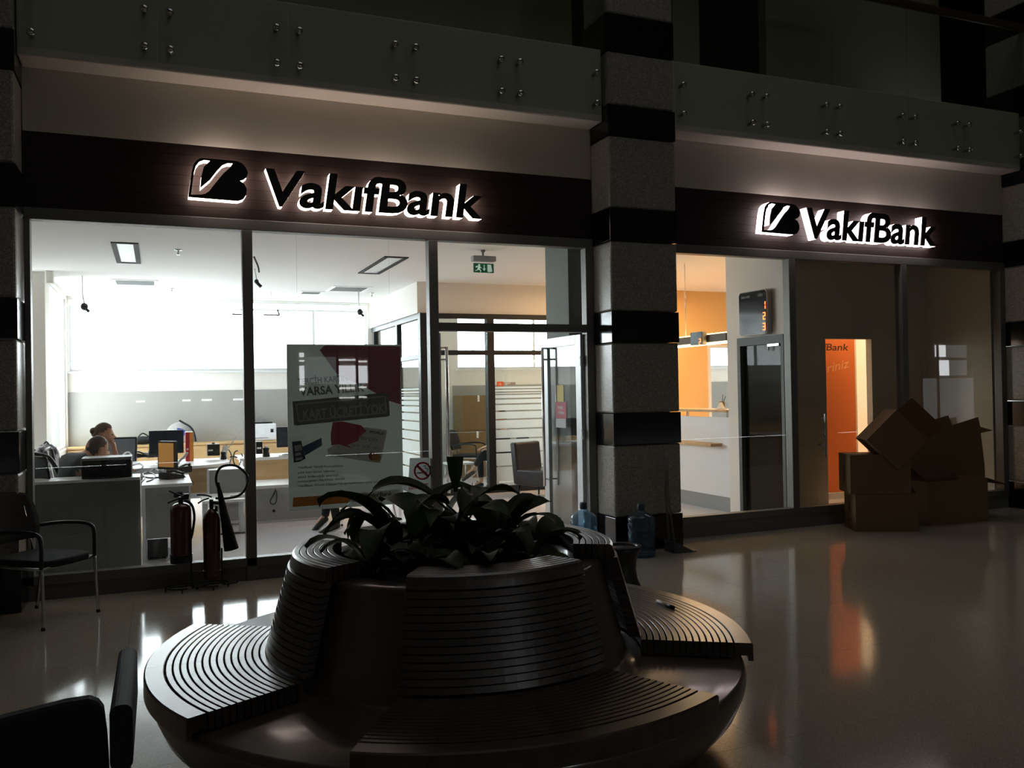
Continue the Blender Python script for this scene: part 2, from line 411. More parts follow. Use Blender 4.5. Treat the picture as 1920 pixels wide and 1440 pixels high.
for x0,x1,z0,z1 in [(26.5,27.5,2.55,3.0),(26.65,27.5,1.9,2.45),(25.3,27.8,0.1,1.8),(-0.4,0.3,1.8,2.0),(0.6,1.8,1.78,2.02),(3.56,4.4,1.9,2.6)]:
    md.box(x0,x1,-14.99,-14.97,z0,z1)
part('lit_pane',mp,day,ent); part('dim_pane',md,day2,ent)
for x in (3.35,4.4,4.92,5.25,25.2,26.0,27.9): mf.box(x-0.03,x+0.03,-14.99,-14.9,0,3.2)
mf.box(3.3,5.3,-14.99,-14.9,3.1,3.2).box(25.1,28,-14.99,-14.9,3.1,3.2)
part('frame',mf,M['alu'],ent)

# --- stone pillars in courses
def pillar(x0,x1,y0,y1,top):
    p=sempty('pillar'); p.location=((x0+x1)/2,y0,0)
    z=0.0; e=[0,0.34,1.05,1.365,2.065,2.375,3.07,3.395,4.11,4.415,4.945,5.32,6.0,6.35,7.0]
    for k,(a,b) in enumerate(zip(e,e[1:])):
        blk=(k%2==0); d=0.0 if blk else 0.006
        o=part('black_course' if blk else 'granite_course',MB().box(x0+d,x1-d,y0+d,y1,a+0.002,b-0.002),M['blackst' if blk else 'granite'],p,True,bevel=0.004 if blk else 0.02)
    return p
pillar(4.124,4.90,-0.38,0.12,7)
pillar(-1.95,-0.975,-0.38,0.2,7)
pillar(10.07,10.9,-0.38,0.2,7)
# --- wall band over the fascias, balcony slab, upper storey
struct('wall_front',MB().box(-0.975,4.124,0.0,0.15,3.755,4.30).box(4.90,10.07,0.0,0.15,3.755,4.30),M['plaster'])
slab=sempty('trim_balcony_slab')
part('slab_edge',MB().box(-0.975,4.124,-0.27,3.0,4.265,4.99),M['plaster'],slab,True,bevel=0.015)
part('slab_edge',MB().box(4.90,10.07,-0.27,3.0,4.265,4.99),M['plaster'],slab,True,bevel=0.015)
part('slab_core',MB().box(4.124,4.90,0.12,3.0,4.265,4.98),M['plaster'],slab,True)
xa=onY(1436,60,1.6).x; xb=onY(1311,60,1.6).x; xc=onY(1815,100,1.6).x; xd=onY(1072,40,1.6).x
struct('wall_upper',MB().box(-3,xd,1.6,1.75,4.98,8.0).box(onY(1262,60,1.6).x,xb,1.6,1.75,4.98,8.0).box(xa,xc,1.6,1.75,4.98,8.0),M['upper'])
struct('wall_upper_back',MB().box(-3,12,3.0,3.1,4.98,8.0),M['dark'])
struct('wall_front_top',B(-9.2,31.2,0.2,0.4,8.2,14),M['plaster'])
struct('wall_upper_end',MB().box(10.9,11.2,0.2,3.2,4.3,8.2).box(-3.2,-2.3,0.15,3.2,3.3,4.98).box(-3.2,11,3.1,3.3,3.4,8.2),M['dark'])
struct('ceiling_upper',B(-3,12,-0.27,3.1,8.0,8.2),M['upper'])
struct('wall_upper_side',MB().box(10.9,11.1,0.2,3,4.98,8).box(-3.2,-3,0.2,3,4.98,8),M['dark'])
# --- ceiling / roof strip between storeys behind facade
# --- balcony glass balustrades
def balustrade(label,joints,x0,x1):
    t=thing('glass_balustrade',label,'balustrade',((x0+x1)/2,-0.345,4.30))
    ed=[x0]+joints+[x1]
    for a,b in zip(ed,ed[1:]):
        part('glass_panel',B(a+0.004,b-0.004,-0.352,-0.338,4.305,6.0),M['balglass'],t,True)
    for a in ed:
        for s in (-0.095,0.095):
            if not (x0<a+s<x1): continue
            for z in (4.415,4.715):
                m=MB(); rot=Matrix.Translation((a+s,0,z))@Matrix.Rotation(PI/2,4,'X')
                pr=[(0.0,0.034),(0.012,0.033),(0.024,0.026),(0.030,0.012),(0.030,-0.0)]
                # domed disc in front of the glass, spacer behind it
                vs=MB().lathe([(0,0.385),(0.014,0.384),(0.026,0.378),(0.031,0.368),(0.031,0.354),(0.016,0.352),(0.016,0.27)],n=14)
                m.add([rot@Vector(v) for v in vs.v],vs.f,True)
                part('standoff_disc',m,M['chrome'],t,True)
    r=MB().rbox(x0,x1,-0.375,-0.315,5.985,6.075,0.02,3,ax='x'); part('handrail',r,wood('handrail_wood',(52,34,20),(72,50,30),0.4,'X'),t,True)
    return t
balustrade('green glass balcony balustrade with round steel discs over the left shop sign',[onY(760,100,-0.345).x-i*1.03 for i in (3,2,1)][1:]+[onY(760,100,-0.345).x,onY(957,120,-0.345).x],-0.96,4.118)
_j=[onY(1423,180,-0.345).x,onY(1561,200,-0.345).x,onY(1703,215,-0.345).x,onY(1805,230,-0.345).x]
balustrade('green glass balcony balustrade with round steel discs over the right shop sign',_j,4.93,10.06)

# --- storefronts
def storefront(name,x0,x1,mull,sill,doorbay=None):
    w=sempty(name); w.location=((x0+x1)/2,0.04,0)
    A=M['alu']
    part('head_rail',B(x0,x1,-0.015,0.095,3.048,3.140),A,w,True,bevel=0.004)
    part('sill_rail',B(x0,x1 if doorbay is None else doorbay[0],-0.015,0.095,sill-0.075,sill),A,w,True,bevel=0.004)
    part('plinth',B(x0,x1 if doorbay is None else doorbay[0],0.0,0.09,0,sill-0.076),mat('dark_plinth',(104,105,103),0.5,var=0.05),w,True)
    for a,b in mull: part('mullion',B(a,b,-0.015,0.095,sill if doorbay is None else 0.005,3.047),A,w,True,bevel=0.004)
    return w
w1=storefront('window_1',-0.975,4.124,[(-0.975,-0.93),(0.69,0.778),(2.378,2.468),(4.038,4.124)],0.197,(2.378,4.124))
part('transom_rail',B(2.468,4.038,-0.015,0.095,2.188,2.267),M['alu'],w1,True,bevel=0.004)
for a,b,c,d in [(-0.93,0.69,0.2,3.045),(0.778,2.378,0.2,3.045),(2.468,4.038,2.27,3.045)]:
    part('pane',B(a,b,0.040,0.048,c,d),M['glass'],w1,True)
w2=storefront('window_2',4.90,10.07,[(6.615,6.706),(8.308,8.397),(9.98,10.07)],0.226)
part('mullion',B(4.90,5.0,-0.015,0.095,0.226,3.047),M['alu'],w2,True)
for a,b in [(5.0,6.615),(6.706,8.308),(8.397,9.98)]:
    part('pane',B(a,b,0.040,0.048,0.228,3.045),M['glass'],w2,True)
q0,q1=onY(1546,776,-0.07),onY(1547,856,-0.07)
hm=MB().tube([(q0.x,-0.07,q0.z),(q0.x,-0.07,q1.z)],0.014,10)
for z in (q0.z-0.055,q1.z+0.13): hm.tube([(q0.x,-0.07,z),(q0.x,0.045,z)],0.009,8)
part('handle',hm,M['chrome'],w2,True)
# --- fascias of dark boards
for x0,x1 in ((-0.975,4.124),(4.90,10.07)):
    f=sempty('trim_fascia'); f.location=((x0+x1)/2,0,3.14); n=7; h=(3.752-3.142)/n
    part('backing',B(x0,x1,0.03,0.12,3.142,3.755),M['dark'],f,True)
    for k in range(n): part('board',B(x0,x1,0.0,0.03,3.142+k*h+0.001,3.142+(k+1)*h-0.001),M['fascia'],f,True)

# --- inside of the bank
CZ=3.315
struct('floor_bank',B(-2.2,12.6,0.1,8.18,-0.1,0.0),M['infloor'])
struct('ceiling_bank',B(-2.2,12.6,0.12,8.38,CZ,CZ+0.1),M['inceil'])
struct('wall_left_bank',MB().box(-2.3,-2.2,0.2,5.2,0,CZ).box(-2.2,-1.95,0.12,0.2,0,CZ),M['inwall'])
struct('wall_pier',B(-1.72,-1.385,5.2,5.6,0,CZ),M['inwall'])
struct('wall_left_rear',MB().box(-2.3,-1.385,5.601,5.75,0,CZ).box(-1.50,-1.385,5.751,8.18,0,0.80).box(-1.50,-1.385,5.751,8.18,3.25,CZ).box(-1.50,-1.385,8.08,8.18,0.8,3.25),M['inwall'])
w=sempty('window_5'); w.location=(-1.45,6.9,0.8)
part('frame',MB().box(-1.47,-1.42,5.751,5.79,0.8,3.25).box(-1.47,-1.42,8.04,8.08,0.8,3.25).box(-1.47,-1.42,5.79,8.04,0.8,0.84).box(-1.47,-1.42,5.79,8.04,3.21,3.25),M['white'],w,True)
part('pane',B(-1.448,-1.442,5.79,8.04,0.84,3.21),M['glass'],w,True)
wx0=-1.36; wx1=3.66; ox0=onY(857,640,8.18).x; ox1=12.4
struct('wall_back',MB().box(-1.5,12.6,8.18,8.38,0,2.06).box(-1.5,12.6,8.18,8.38,3.29,CZ).box(-1.5,wx0,8.18,8.38,2.06,3.29).box(wx1,ox0,8.18,8.38,2.06,3.29).box(ox1,12.6,8.18,8.38,2.06,3.29),M['inwall'])
struct('wall_wainscot',MB().box(-1.384,3.70,8.165,8.18,0,1.715).box(onY(849,760,8.165).x,12.59,8.165,8.18,0,1.735),M['wains'])
for nm,a,b,ms in (('window_3',wx0,wx1,[onY(386,640,8.28).x,onY(588,640,8.28).x,onY(250,640,8.28).x]),('window_4',ox0,ox1,[onY(1000,640,8.28).x,8.2,10.4])):
    w=sempty(nm); w.location=((a+b)/2,8.28,2.06)
    part('frame',MB().box(a,b,8.25,8.31,2.06,2.10).box(a,b,8.25,8.31,3.14,3.17).box(a,b,8.25,8.31,3.27,3.29).box(a,a+0.04,8.25,8.31,2.1,3.14).box(b-0.04,b,8.25,8.31,2.1,3.14),M['white'],w,True)
    for x in ms: part('mullion',B(x-0.022,x+0.022,8.25,8.31,2.1,3.14),M['white'],w,True)
    xs=[a+0.05]+sorted(ms)+[b-0.05]
    for p,q in zip(xs,xs[1:]): part('pane',B(p+0.022,q-0.022,8.277,8.283,2.1,3.27),M['glass'],w,True)
    part('window_sill',B(a-0.03,b+0.03,8.13,8.25,2.03,2.06),M['white'],w,True)
struct('ground',B(-30,50,8.6,70,-0.5,0.4),mat('pavement',(150,150,146),0.9,var=0.1))
# wall over the glass office, inner pier behind the stone pillar
struct('wall_office_header',MB().box(3.70,6.85,4.96,5.06,2.836,CZ).box(3.70,3.80,5.06,8.18,2.836,CZ),M['inwall'])
px0=onY(1067,540,0.13).x
struct('wall_inner_pier',B(4.10,5.0,0.52,1.1,0,CZ),M['pier'])
# teller hall: wall coloured with the warm light's tint, with a doorway
dx=onY(1332,690,5.0).x; dz=onY(1332,652,5.0).z
struct('wall_teller',MB().box(6.85,dx,5.0,5.1,0,CZ).box(dx,9.95,5.0,5.1,dz,CZ),M['warmwall'])
part('door_jamb',MB().box(dx-0.06,dx,4.98,5.12,0,dz+0.05).box(dx,9.9,4.98,5.12,dz,dz+0.05),M['white'],bpy.data.objects['wall_teller'])
struct('wall_right_lobby',B(9.985,10.07,0.13,1.24,0,CZ),M['lobby'])
struct('wall_right_bank',MB().box(9.985,10.07,1.241,5.1,0,CZ).box(12.6,12.7,5.1,8.38,0,CZ).box(9.985,12.6,5.0,5.1,0,CZ),M['inwall'])
# door wall between hall and lobby (plane x = 6.68)
LW=6.68; y0,y1=0.10,1.24
fd0=onX(1470,640,LW).y; fd1=onX(1383,640,LW).y; fz=onX(1470,626,LW).z
struct('wall_lobby_door',MB().box(LW,LW+0.1,y0,fd0,0,CZ).box(LW,LW+0.1,fd1,y1,0,CZ).box(LW,LW+0.1,fd0,fd1,fz,CZ),M['inwall'])
dw=sempty('door_1'); dw.location=(LW+0.05,(fd0+fd1)/2,0)
part('door_frame',MB().box(LW-0.012,LW+0.11,fd0,fd0+0.05,0,fz).box(LW-0.012,LW+0.11,fd1-0.06,fd1,0,fz).box(LW-0.012,LW+0.11,fd0+0.05,fd1-0.06,fz-0.10,fz),M['dkalu'],dw,True)
part('pane',B(LW+0.04,LW+0.05,fd0+0.05,fd1-0.06,0.02,fz-0.10),M['lglass'],dw,True)
part('closer',MB().box(LW-0.03,LW+0.03,fd0+0.06,fd0+0.26,fz-0.13,fz-0.105).tube([(LW,fd0+0.28,fz-0.11),(LW,fd0+0.28,fz-0.18)],0.012),M['chrome'],dw,True)
# lobby rear wall with a doorway
LB=1.14
lo0,lo1=onY(1548,660,LB),onY(1634,660,LB); lz=onY(1590,635.5,LB).z; 
struct('wall_lobby_back',MB().box(LW+0.1,lo0.x,LB,LB+0.1,0,CZ).box(lo1.x,9.985,LB,LB+0.1,0,CZ).box(lo0.x,lo1.x,LB,LB+0.1,lz,CZ),M['lobby'])
struct('wall_lobby_side',MB().box(LW+0.101,LW+0.13,y0+0.02,fd0-0.01,0,CZ).box(LW+0.101,LW+0.13,fd1+0.01,LB-0.001,0,CZ).box(LW+0.101,LW+0.13,fd0-0.01,fd1+0.01,fz,CZ),M['lobby'])
# ================================================================ ROUND PLANTER BENCH
BX,BY=1.30,-3.88
def spin(prof,a0,a1,n):
    """closed outline (r,z) swept through an angle, with end caps"""
    m=MB(); k=len(prof); vs=[]
    for i in range(n+1):
        a=a0+(a1-a0)*i/n
        for r,z in prof: vs.append((r*math.cos(a),r*math.sin(a),z))
    fs=[(i*k+q,(i+1)*k+q,(i+1)*k+(q+1)%k,i*k+(q+1)%k) for i in range(n) for q in range(k)]
    fs+=[tuple(range(k)),tuple(range(n*k,n*k+k))]
    m.add(vs,fs); return m
bench=thing('planter_bench','large round dark wooden planter bench with slatted seats standing in the hall','bench',(BX,BY,0),0)
core=MB().lathe([(0.0,0.0),(1.08,0.0),(1.12,0.05),(1.22,0.13),(1.30,0.22),(1.335,0.30),(1.340,0.345),(1.328,0.372),(1.315,0.378),(0.86,0.378),(0.815,0.385),(0.80,0.40),(0.695,0.80),(0.690,0.812),(0.68,0.818),(0.575,0.818),(0.565,0.81),(0.565,0.50),(0.0,0.50)],n=120)
part('core',core,M['benchcore'],bench)
part('soil',MB().lathe([(0,0.73),(0.30,0.735),(0.563,0.70),(0.563,0.6)],n=48),M['soil'],bench)
H=math.radians(30); n_half=10
def slat_set(prof,nm):
    me=spin(prof,0.0004,H-0.0004,n_half).mesh(nm); me.materials.append(M['benchw'])
    for p in me.polygons: p.use_smooth=False
    return me
profs=[]
profs.append(('seat_slat',[(1.294,0.395),(1.294,0.449),(1.297,0.452),(1.366,0.452),(1.373,0.446),(1.374,0.372),(1.352,0.372),(1.350,0.395)]))
for k in range(14):
    r=1.286-k*0.0298; profs.append(('seat_slat',[(r-0.0232,0.385),(r-0.0232,0.450),(r-0.0215,0.452),(r-0.0017,0.452),(r,0.450),(r,0.385)]))
for k in range(13):
    z0=0.462+k*0.0283; z1=z0+0.0235; ra=0.878-(z0-0.45)*0.279; rb=0.878-(z1-0.45)*0.279
    profs.append(('back_slat',[(ra,z0),(rb,z1),(rb-0.052,z1),(ra-0.052,z0)]))
profs.append(('top_slat',[(0.7215,0.822),(0.7215,0.884),(0.724,0.886),(0.742,0.886),(0.752,0.879),(0.757,0.862),(0.764,0.832),(0.75,0.822)]))
for k in range(5):
    r=0.716-k*0.0305; profs.append(('top_slat',[(r-0.0245,0.822),(r-0.0245,0.884),(r-0.0225,0.886),(r-0.002,0.886),(r,0.884),(r,0.822)]))
slats=[(nm,slat_set(p,nm)) for nm,p in profs]
for ctr in (177,87,-3,-93):
    for half in (0,1):
        a=math.radians(ctr-30+30*half)
        for nm,me in slats:
            o=link(nm,me,None,bench); o.rotation_euler=(0,0,a)
# marker pen left on the right seat
pa,pb=onZ(1232,1127,0.462),onZ(1263,1139,0.462); pm=pa+(pb-pa)*0.66
t=thing('marker_pen','white marker pen with black cap lying on the right bench seat','pen',tuple(pa))
part('barrel',MB().tube([pa,pm],0.0085,10),M['white'],t,True)
part('cap',MB().tube([pm,pb],[0.0095,0.0095],10),M['black'],t,True,label='black cap')

# ---------------------------------------------------------------- plants
def leaf_mesh(L,W,droop,fold,seed,up=0.9,curl=0.0):
    """one lance shaped leaf on its stalk, rooted at the origin, arching along +x"""
    rn=random.Random(seed); n=9; vs=[]; fs=[]
    stalk=0.36*L*rn.uniform(0.9,1.3)
    x=0;z=0;ang=up; pts=[]
    for i in range(5):
        pts.append((x,z,ang)); x+=stalk/4*math.cos(ang); z+=stalk/4*math.sin(ang); ang-=0.04
    S=MB().tube([(p[0],0,p[1]) for p in pts],[0.006,0.0055,0.005,0.0045,0.004],6)
    x,z,ang=pts[-1]; 
    for i in range(n+1):
        t=i/n; w=W*0.5*(math.sin(PI*min(1,t*0.93+0.05))**0.75)*(1-0.35*t) if i<n else 0.001
        wob=0.012*math.sin(7*t+seed)*t
        c=Vector((x,0,z)); nx=-math.sin(ang); nz=math.cos(ang)
        for s,sg in ((-1,-1),(-0.5,-1),(0,0),(0.5,1),(1,1)):
            lift=fold*abs(s)*w+ (wob if s>0 else -wob)*abs(s)
            vs.append((c.x+nx*lift, s*w+curl*t*t*0.05, c.z+nz*lift))
        ang-=droop/n*(0.5+1.1*t); x+=L/n*math.cos(ang); z+=L/n*math.sin(ang)
    for i in range(n):
        for k in range(4): fs.append((i*5+k,i*5+k+1,(i+1)*5+k+1,(i+1)*5+k))
    S.add(vs,fs,True)
    me=bpy.data.meshes.new('leaf'); me.from_pydata(S.v,[],S.f); me.polygons.foreach_set('use_smooth',S.sm); me.update(); return me
LV=[leaf_mesh(random.uniform(0.22,0.32),random.uniform(0.11,0.155),random.uniform(1.1,2.3),random.uniform(0.15,0.55),k,random.uniform(0.95,1.35),random.uniform(-1,1)) for k in range(12)]
for k,me in enumerate(LV): me.materials.append(M['leaf2'] if k%4==0 else M['leaf'])
def plant(label,px,dy,sc,n,seed,zs=1.0):
    rn=random.Random(seed); c=Vector((BX+px,BY+dy,0.725))
    t=thing('leafy_plant',label,'plant',tuple(c),0,'broad leaved plants in the round planter')
    for k in range(n):
        o=link('leaf',LV[rn.randrange(12)],None,t)
        o.rotation_euler=(rn.uniform(-0.25,0.25),rn.uniform(-0.25,0.2),2*PI*(k+rn.uniform(-0.3,0.3))/n*1.0+rn.uniform(0,6))
        s=sc*rn.uniform(0.8,1.15); o.scale=(s,s,s*zs); o.location=(rn.uniform(-0.03,0.03),rn.uniform(-0.03,0.03),0)
    return t
plant('bushy drooping plant at the left rim of the planter',-0.40,-0.02,0.95,11,1)
plant('arching plant in front of the poster foot in the planter',-0.20,0.18,1.35,11,2,1.25)
plant('low plant at the front left of the planter soil',-0.22,-0.30,0.85,11,3)
plant('low plant with a pale bent leaf at the front middle of the planter',0.03,-0.36,0.85,11,4)
plant('dense low plant in the middle of the planter',0.05,-0.08,1.0,12,5)
plant('arching plant in the right half of the planter in front of the open door',0.27,0.12,1.3,11,6,1.1)
plant('low plant with strap leaves at the front right of the planter',0.27,-0.26,0.9,11,7)
plant('spreading plant at the right rim of the planter',0.42,0.05,0.95,11,8)
plant('plant at the back rim of the planter nearest the shop window',0.08,0.38,1.15,10,9)
# tall stalked plant rising above the others
t=thing('tall_plant','tallest plant of the planter with one upright broad leaf and hanging side leaves','plant',(BX+0.02,BY+0.02,0.725))
part('stem',MB().tube([(0,0,0),(0.01,0,0.16),(0.02,0.0,0.30),(0.03,0,0.42)],[0.010,0.009,0.008,0.007],8),M['stem'],t)
def blade(L,w0,w1,base,tilt,az):
    vs=[];fs=[];n=6
    for i in range(n+1):
        s=i/n; w=(w0+(w1-w0)*s)*(0.35+0.65*min(1,s*2.2)); z=base+L*s; x=0.03+tilt*s*s*L
        for q in (-1,-0.4,0.4,1): vs.append((x*math.cos(az)-q*w/2*math.sin(az),x*math.sin(az)+q*w/2*math.cos(az)-0.02*(1-q*q),z))
    for i in range(n):
        for k in range(3): fs.append((i*4+k,i*4+k+1,(i+1)*4+k+1,(i+1)*4+k))
    return MB().add(vs,fs,True)
part('leaf',blade(0.17,0.045,0.082,0.40,0.05,-PI/2-0.38),M['leaf'],t)
for k,(az,s,zz) in enumerate([(0.1,1.15,0.36),(2.7,1.3,0.30),(3.6,1.0,0.34),(5.3,1.1,0.28),(1.2,1.0,0.26),(4.4,0.9,0.2)]):
    o=link('leaf',LV[(k*5+1)%12],None,t); o.rotation_euler=(0.1*k-0.2,0.25,az); o.scale=(s,s,s); o.location=(0.02,0,zz*0.8)

# ================================================================ VISITOR CHAIRS
def chair(label,loc,rz,group=None,wide=0.50,first={}):
    """steel framed armchair, faces local +x"""
    key='c'
    if key in first:
        return dup(first[key],loc,rz,label,group)
    t=thing('visitor_chair',label,'chair',loc,rz,group); w=wide/2
    seat=MB()
    prof=[(-0.22,-0.215),(0.02,-0.235),(0.22,-0.225),(0.285,-0.16),(0.297,0),(0.285,0.16),(0.22,0.225),(0.02,0.235),(-0.22,0.215),(-0.245,0.1),(-0.245,-0.1)]
    seat.prism(prof,0.425,0.475,lambda a,b,d:(a,b,d-0.05*max(0,a-0.12)))
    part('seat',seat,M['blackfab'],t,bevel=0.018)
    bk=MB(); n=10; vs=[]; fs=[]
    for i in range(8):
        s=i/7; z=0.56+0.36*s; ww=0.235*(0.86+0.14*math.sin(PI*min(1,s*1.1)))*(1.0 if s<0.85 else 1-(s-0.85)*0.9); x=-0.235-0.10*s
        for k in range(n+1):
            q=-1+2*k/n; vs.append((x-0.035*(1-q*q)+0.03,q*ww,z-(0.025*q*q if i==7 else 0)))
    m=len(vs)
    vs+= [(v[0]-0.035,v[1]*0.99,v[2]) for v in vs]
    for i in range(7):
        for k in range(n):
            a=i*(n+1)+k; f=(a,a+1,a+n+2,a+n+1); fs.append(f); fs.append(tuple(m+j for j in reversed(f)))
    edge=[k for k in range(n+1)]+[i*(n+1)+n for i in range(1,8)]+[7*(n+1)+k for k in range(n-1,-1,-1)]+[i*(n+1) for i in range(6,0,-1)]
    for a,b in zip(edge,edge[1:]+edge[:1]): fs.append((a,m+a,m+b,b))
    bk.add(vs,fs,True); part('backrest',bk,M['blackfab'],t)
    for s in (-1,1):
        part('leg',MB().tube(catmull([(0.27,s*(w+0.01),0.0),(0.262,s*w,0.25),(0.252,s*w,0.43)],3),0.0115,8),M['chrome'],t)
        part('leg',MB().tube(catmull([(-0.30,s*(w+0.01),0.0),(-0.25,s*w,0.25),(-0.235,s*w,0.43)],3),0.0115,8),M['chrome'],t)
        part('arm',MB().tube(catmull([(0.250,s*w,0.42),(0.250,s*w,0.60),(0.22,s*w,0.655),(0.12,s*w,0.672),(-0.08,s*w,0.665),(-0.26,s*w*0.98,0.64)],4),0.014,8),M['black'],t)
        part('back_post',MB().tube([(-0.215,s*0.15,0.44),(-0.25,s*0.15,0.60),(-0.30,s*0.15,0.80)],0.010,8),M['chrome'],t)
        part('foot_cap',MB().tube([(0.27,s*(w+0.01),0.0),(0.268,s*(w+0.01),0.02)],0.014,8).tube([(-0.30,s*(w+0.01),0.0),(-0.298,s*(w+0.01),0.02)],0.014,8),M['blackmatte'],t)
    part('frame',MB().tube([(0.25,-w,0.42),(0.25,w,0.42)],0.010,8).tube([(-0.235,-w,0.42),(-0.235,w,0.42)],0.010,8).tube([(0.25,-w,0.42),(-0.235,-w,0.42)],0.010,8).tube([(0.25,w,0.42),(-0.235,w,0.42)],0.010,8),M['chrome'],t)
    first[key]=t; return t
chair('black armchair with bright chrome legs beside the left pillar and fire extinguishers',(-0.81,-0.66,0),math.radians(-38))
chair('black armchair nearest the left picture edge next to the chrome legged one',(-1.42,-1.25,0),math.radians(-38))
# armchair in the foreground, seen from behind
t=thing('padded_armchair','dark padded armchair in the left foreground seen from behind','chair',(-0.62,-5.30,0),math.radians(0))
def fgp(px,py,y): return onY(px,py,y)
FY=-5.45
c=[fgp(p[0],p[1],FY) for p in [(-70,1375),(0,1352),(60,1337),(120,1322),(165,1315),(185,1319),(193,1335),(199,1380),(203,1440)]]
poly=[(v.x,v.z) for v in c]+[(c[-1].x+0.0,0.42),(c[0].x,0.42)]
part('backrest',MB().prism(poly,FY,FY+0.07,lambda a,b,d:(a,d,b)),M['blackfab'],t,True,bevel=0.02)
ac=[fgp(p[0],p[1],FY+0.05) for p in [(205,1308),(222,1309),(227,1330),(229,1370),(228,1395),(220,1405),(219,1440)]]
ax=ac[0].x; az=ac[0].z
part('arm',MB().rbox(ax+0.003,ax+0.055,FY-0.02,FY+0.50,az-0.16,az,0.02,4,ax='y'),M['blackmatte'],t,True)
part('arm',MB().rbox(ax-0.60,ax-0.55,FY-0.02,FY+0.50,az-0.16,az,0.02,4,ax='y'),M['blackmatte'],t,True)
part('seat',MB().rbox(ax-0.54,ax-0.01,FY+0.06,FY+0.55,0.36,0.46,0.04,4),M['blackfab'],t,True)
for sx in (ax+0.02,ax-0.575):
    for sy in (FY+0.05,FY+0.48): part('leg',MB().tube([(sx,sy,0),(sx,sy,az-0.14)],0.014,8),M['black'],t,True)

# ================================================================ FIRE EXTINGUISHERS ON WIRE STANDS
def ext_common(t,c,rad,h0,h1,stand_side):
    x,y=c
    # wire stand: ring on the floor, upright hook
    ring=[(x+0.125*math.cos(a),y+0.11*math.sin(a),0.035) for a in [2*PI*k/20 for k in range(17)]]
    part('stand',MB().tube(ring,0.007,6).tube(catmull([(x+0.20,y-0.02,0.034),(x+0.10,y-0.045,0.034),(x+0.075,y-0.055,0.07),(x+0.073,y-0.055,h0+0.25)],4),0.008,6)
         .tube([(x+0.125,y,0.035),(x+0.125,y,0.0)],0.006,6).tube([(x-0.125,y,0.035),(x-0.125,y,0.0)],0.006,6).tube([(x,y-0.11,0.035),(x,y-0.11,0.0)],0.006,6).tube([(x-0.10,y,0.035),(x+0.10,y,0.035)],0.006,6)
         .tube([(x+rad*1.04*math.cos(a),y+rad*1.04*math.sin(a),h0+0.06) for a in [2*PI*k/20 for k in range(20)]],0.006,6,True),mat('black_wire',(26,26,26),0.22,0.3),t,True)
E1=(0.16,-0.16)
b0=onY(345,1053,E1[1]).z; b1=onY(345,945,E1[1]).z
t=thing('fire_extinguisher','dark red fire extinguisher with a thin hanging hose, left of two at the window','fire extinguisher',(E1[0],E1[1],0))
R1=0.083
part('cylinder',MB().lathe([(0,b0),(R1,b0),(R1,b0+0.02),(R1,b1-0.05),(R1*0.93,b1-0.02),(R1*0.7,b1),(0.03,b1+0.012),(0,b1+0.012)],(E1[0],E1[1],0),28),M['red'],t,True)
part('skirt',MB().lathe([(R1+0.004,b0-0.005),(R1+0.004,b0+0.05),(R1,b0+0.055)],(E1[0],E1[1],0),28),M['black'],t,True)
part('valve',MB().tube([(E1[0],E1[1],b1),(E1[0],E1[1],b1+0.06)],0.02,12).tube([(E1[0],E1[1],b1+0.045),(E1[0]+0.06,E1[1],b1+0.045)],0.012,8).cbox((E1[0]+0.045,E1[1],b1+0.068),(0.04,0.03,0.03)),M['black'],t,True)
part('lever',MB().tube(catmull([(E1[0]+0.03,E1[1],b1+0.055),(E1[0]-0.03,E1[1],b1+0.085),(E1[0]-0.088,E1[1],b1+0.115)],3),0.007,6),M['black'],t,True)
part('carry_handle',MB().tube(catmull([(E1[0],E1[1],b1+0.05),(E1[0]-0.05,E1[1],b1+0.035),(E1[0]-0.10,E1[1],b1+0.015)],3),0.007,6),M['black'],t,True)
hp=[onY(p[0],p[1],E1[1]-0.02) for p in [(345,938),(353,940),(361,950),(364.5,968),(363,985),(360,1003),(355,1020),(352,1040)]]
part('hose',MB().tube(catmull(hp,4),0.0105,8),M['black'],t,True)
ext_common(t,E1,R1,b0,b1,1)
E2=(0.40,-0.16)
t=thing('fire_extinguisher','slim fire extinguisher with looped hose and black cone horn, right one at the window','fire extinguisher',(E2[0],E2[1],0))
b0=onY(400,1083,E2[1]).z; b1=onY(400,953,E2[1]).z; R2=0.07
part('cylinder',MB().lathe([(0,b0),(R2*0.96,b0),(R2,b0+0.02),(R2,b1-0.09),(R2*0.85,b1-0.05),(R2*0.5,b1-0.015),(0.02,b1),(0,b1)],(E2[0],E2[1],0),28),M['red'],t,True)
vx=E2[0]; 
part('valve',MB().tube([(vx,E2[1],b1-0.02),(vx,E2[1],b1+0.075)],0.017,12).tube([(vx,E2[1],b1+0.05),(vx+0.09,E2[1],b1+0.035)],0.013,8).tube([(vx+0.035,E2[1],b1-0.06),(vx+0.04,E2[1],b1+0.02)],0.012,8),M['black'],t,True)
part('lever',MB().tube(catmull([onY(p[0],p[1],E2[1]) for p in [(397,932),(388,929),(378,928),(369,928)]],3),0.007,6),M['black'],t,True)
part('carry_handle',MB().tube(catmull([onY(p[0],p[1],E2[1]) for p in [(392,934),(383,937),(377,940),(371,944)]],3),0.007,6),M['black'],t,True)
hp=[onY(p[0],p[1],E2[1]-0.03) for p in [(404,934),(414,935),(430,934),(446,930),(458,920),(464,905),(464,893),(456,883),(444,874),(430,872),(416,875),(408,884),(405,896),(406,906),(409,915)]]
part('hose',MB().tube(catmull(hp,4),0.0105,8),M['black'],t,True)
h0,h1=onY(411,918,E2[1]-0.03),onY(434,1030,E2[1]-0.03); d=(h1-h0)
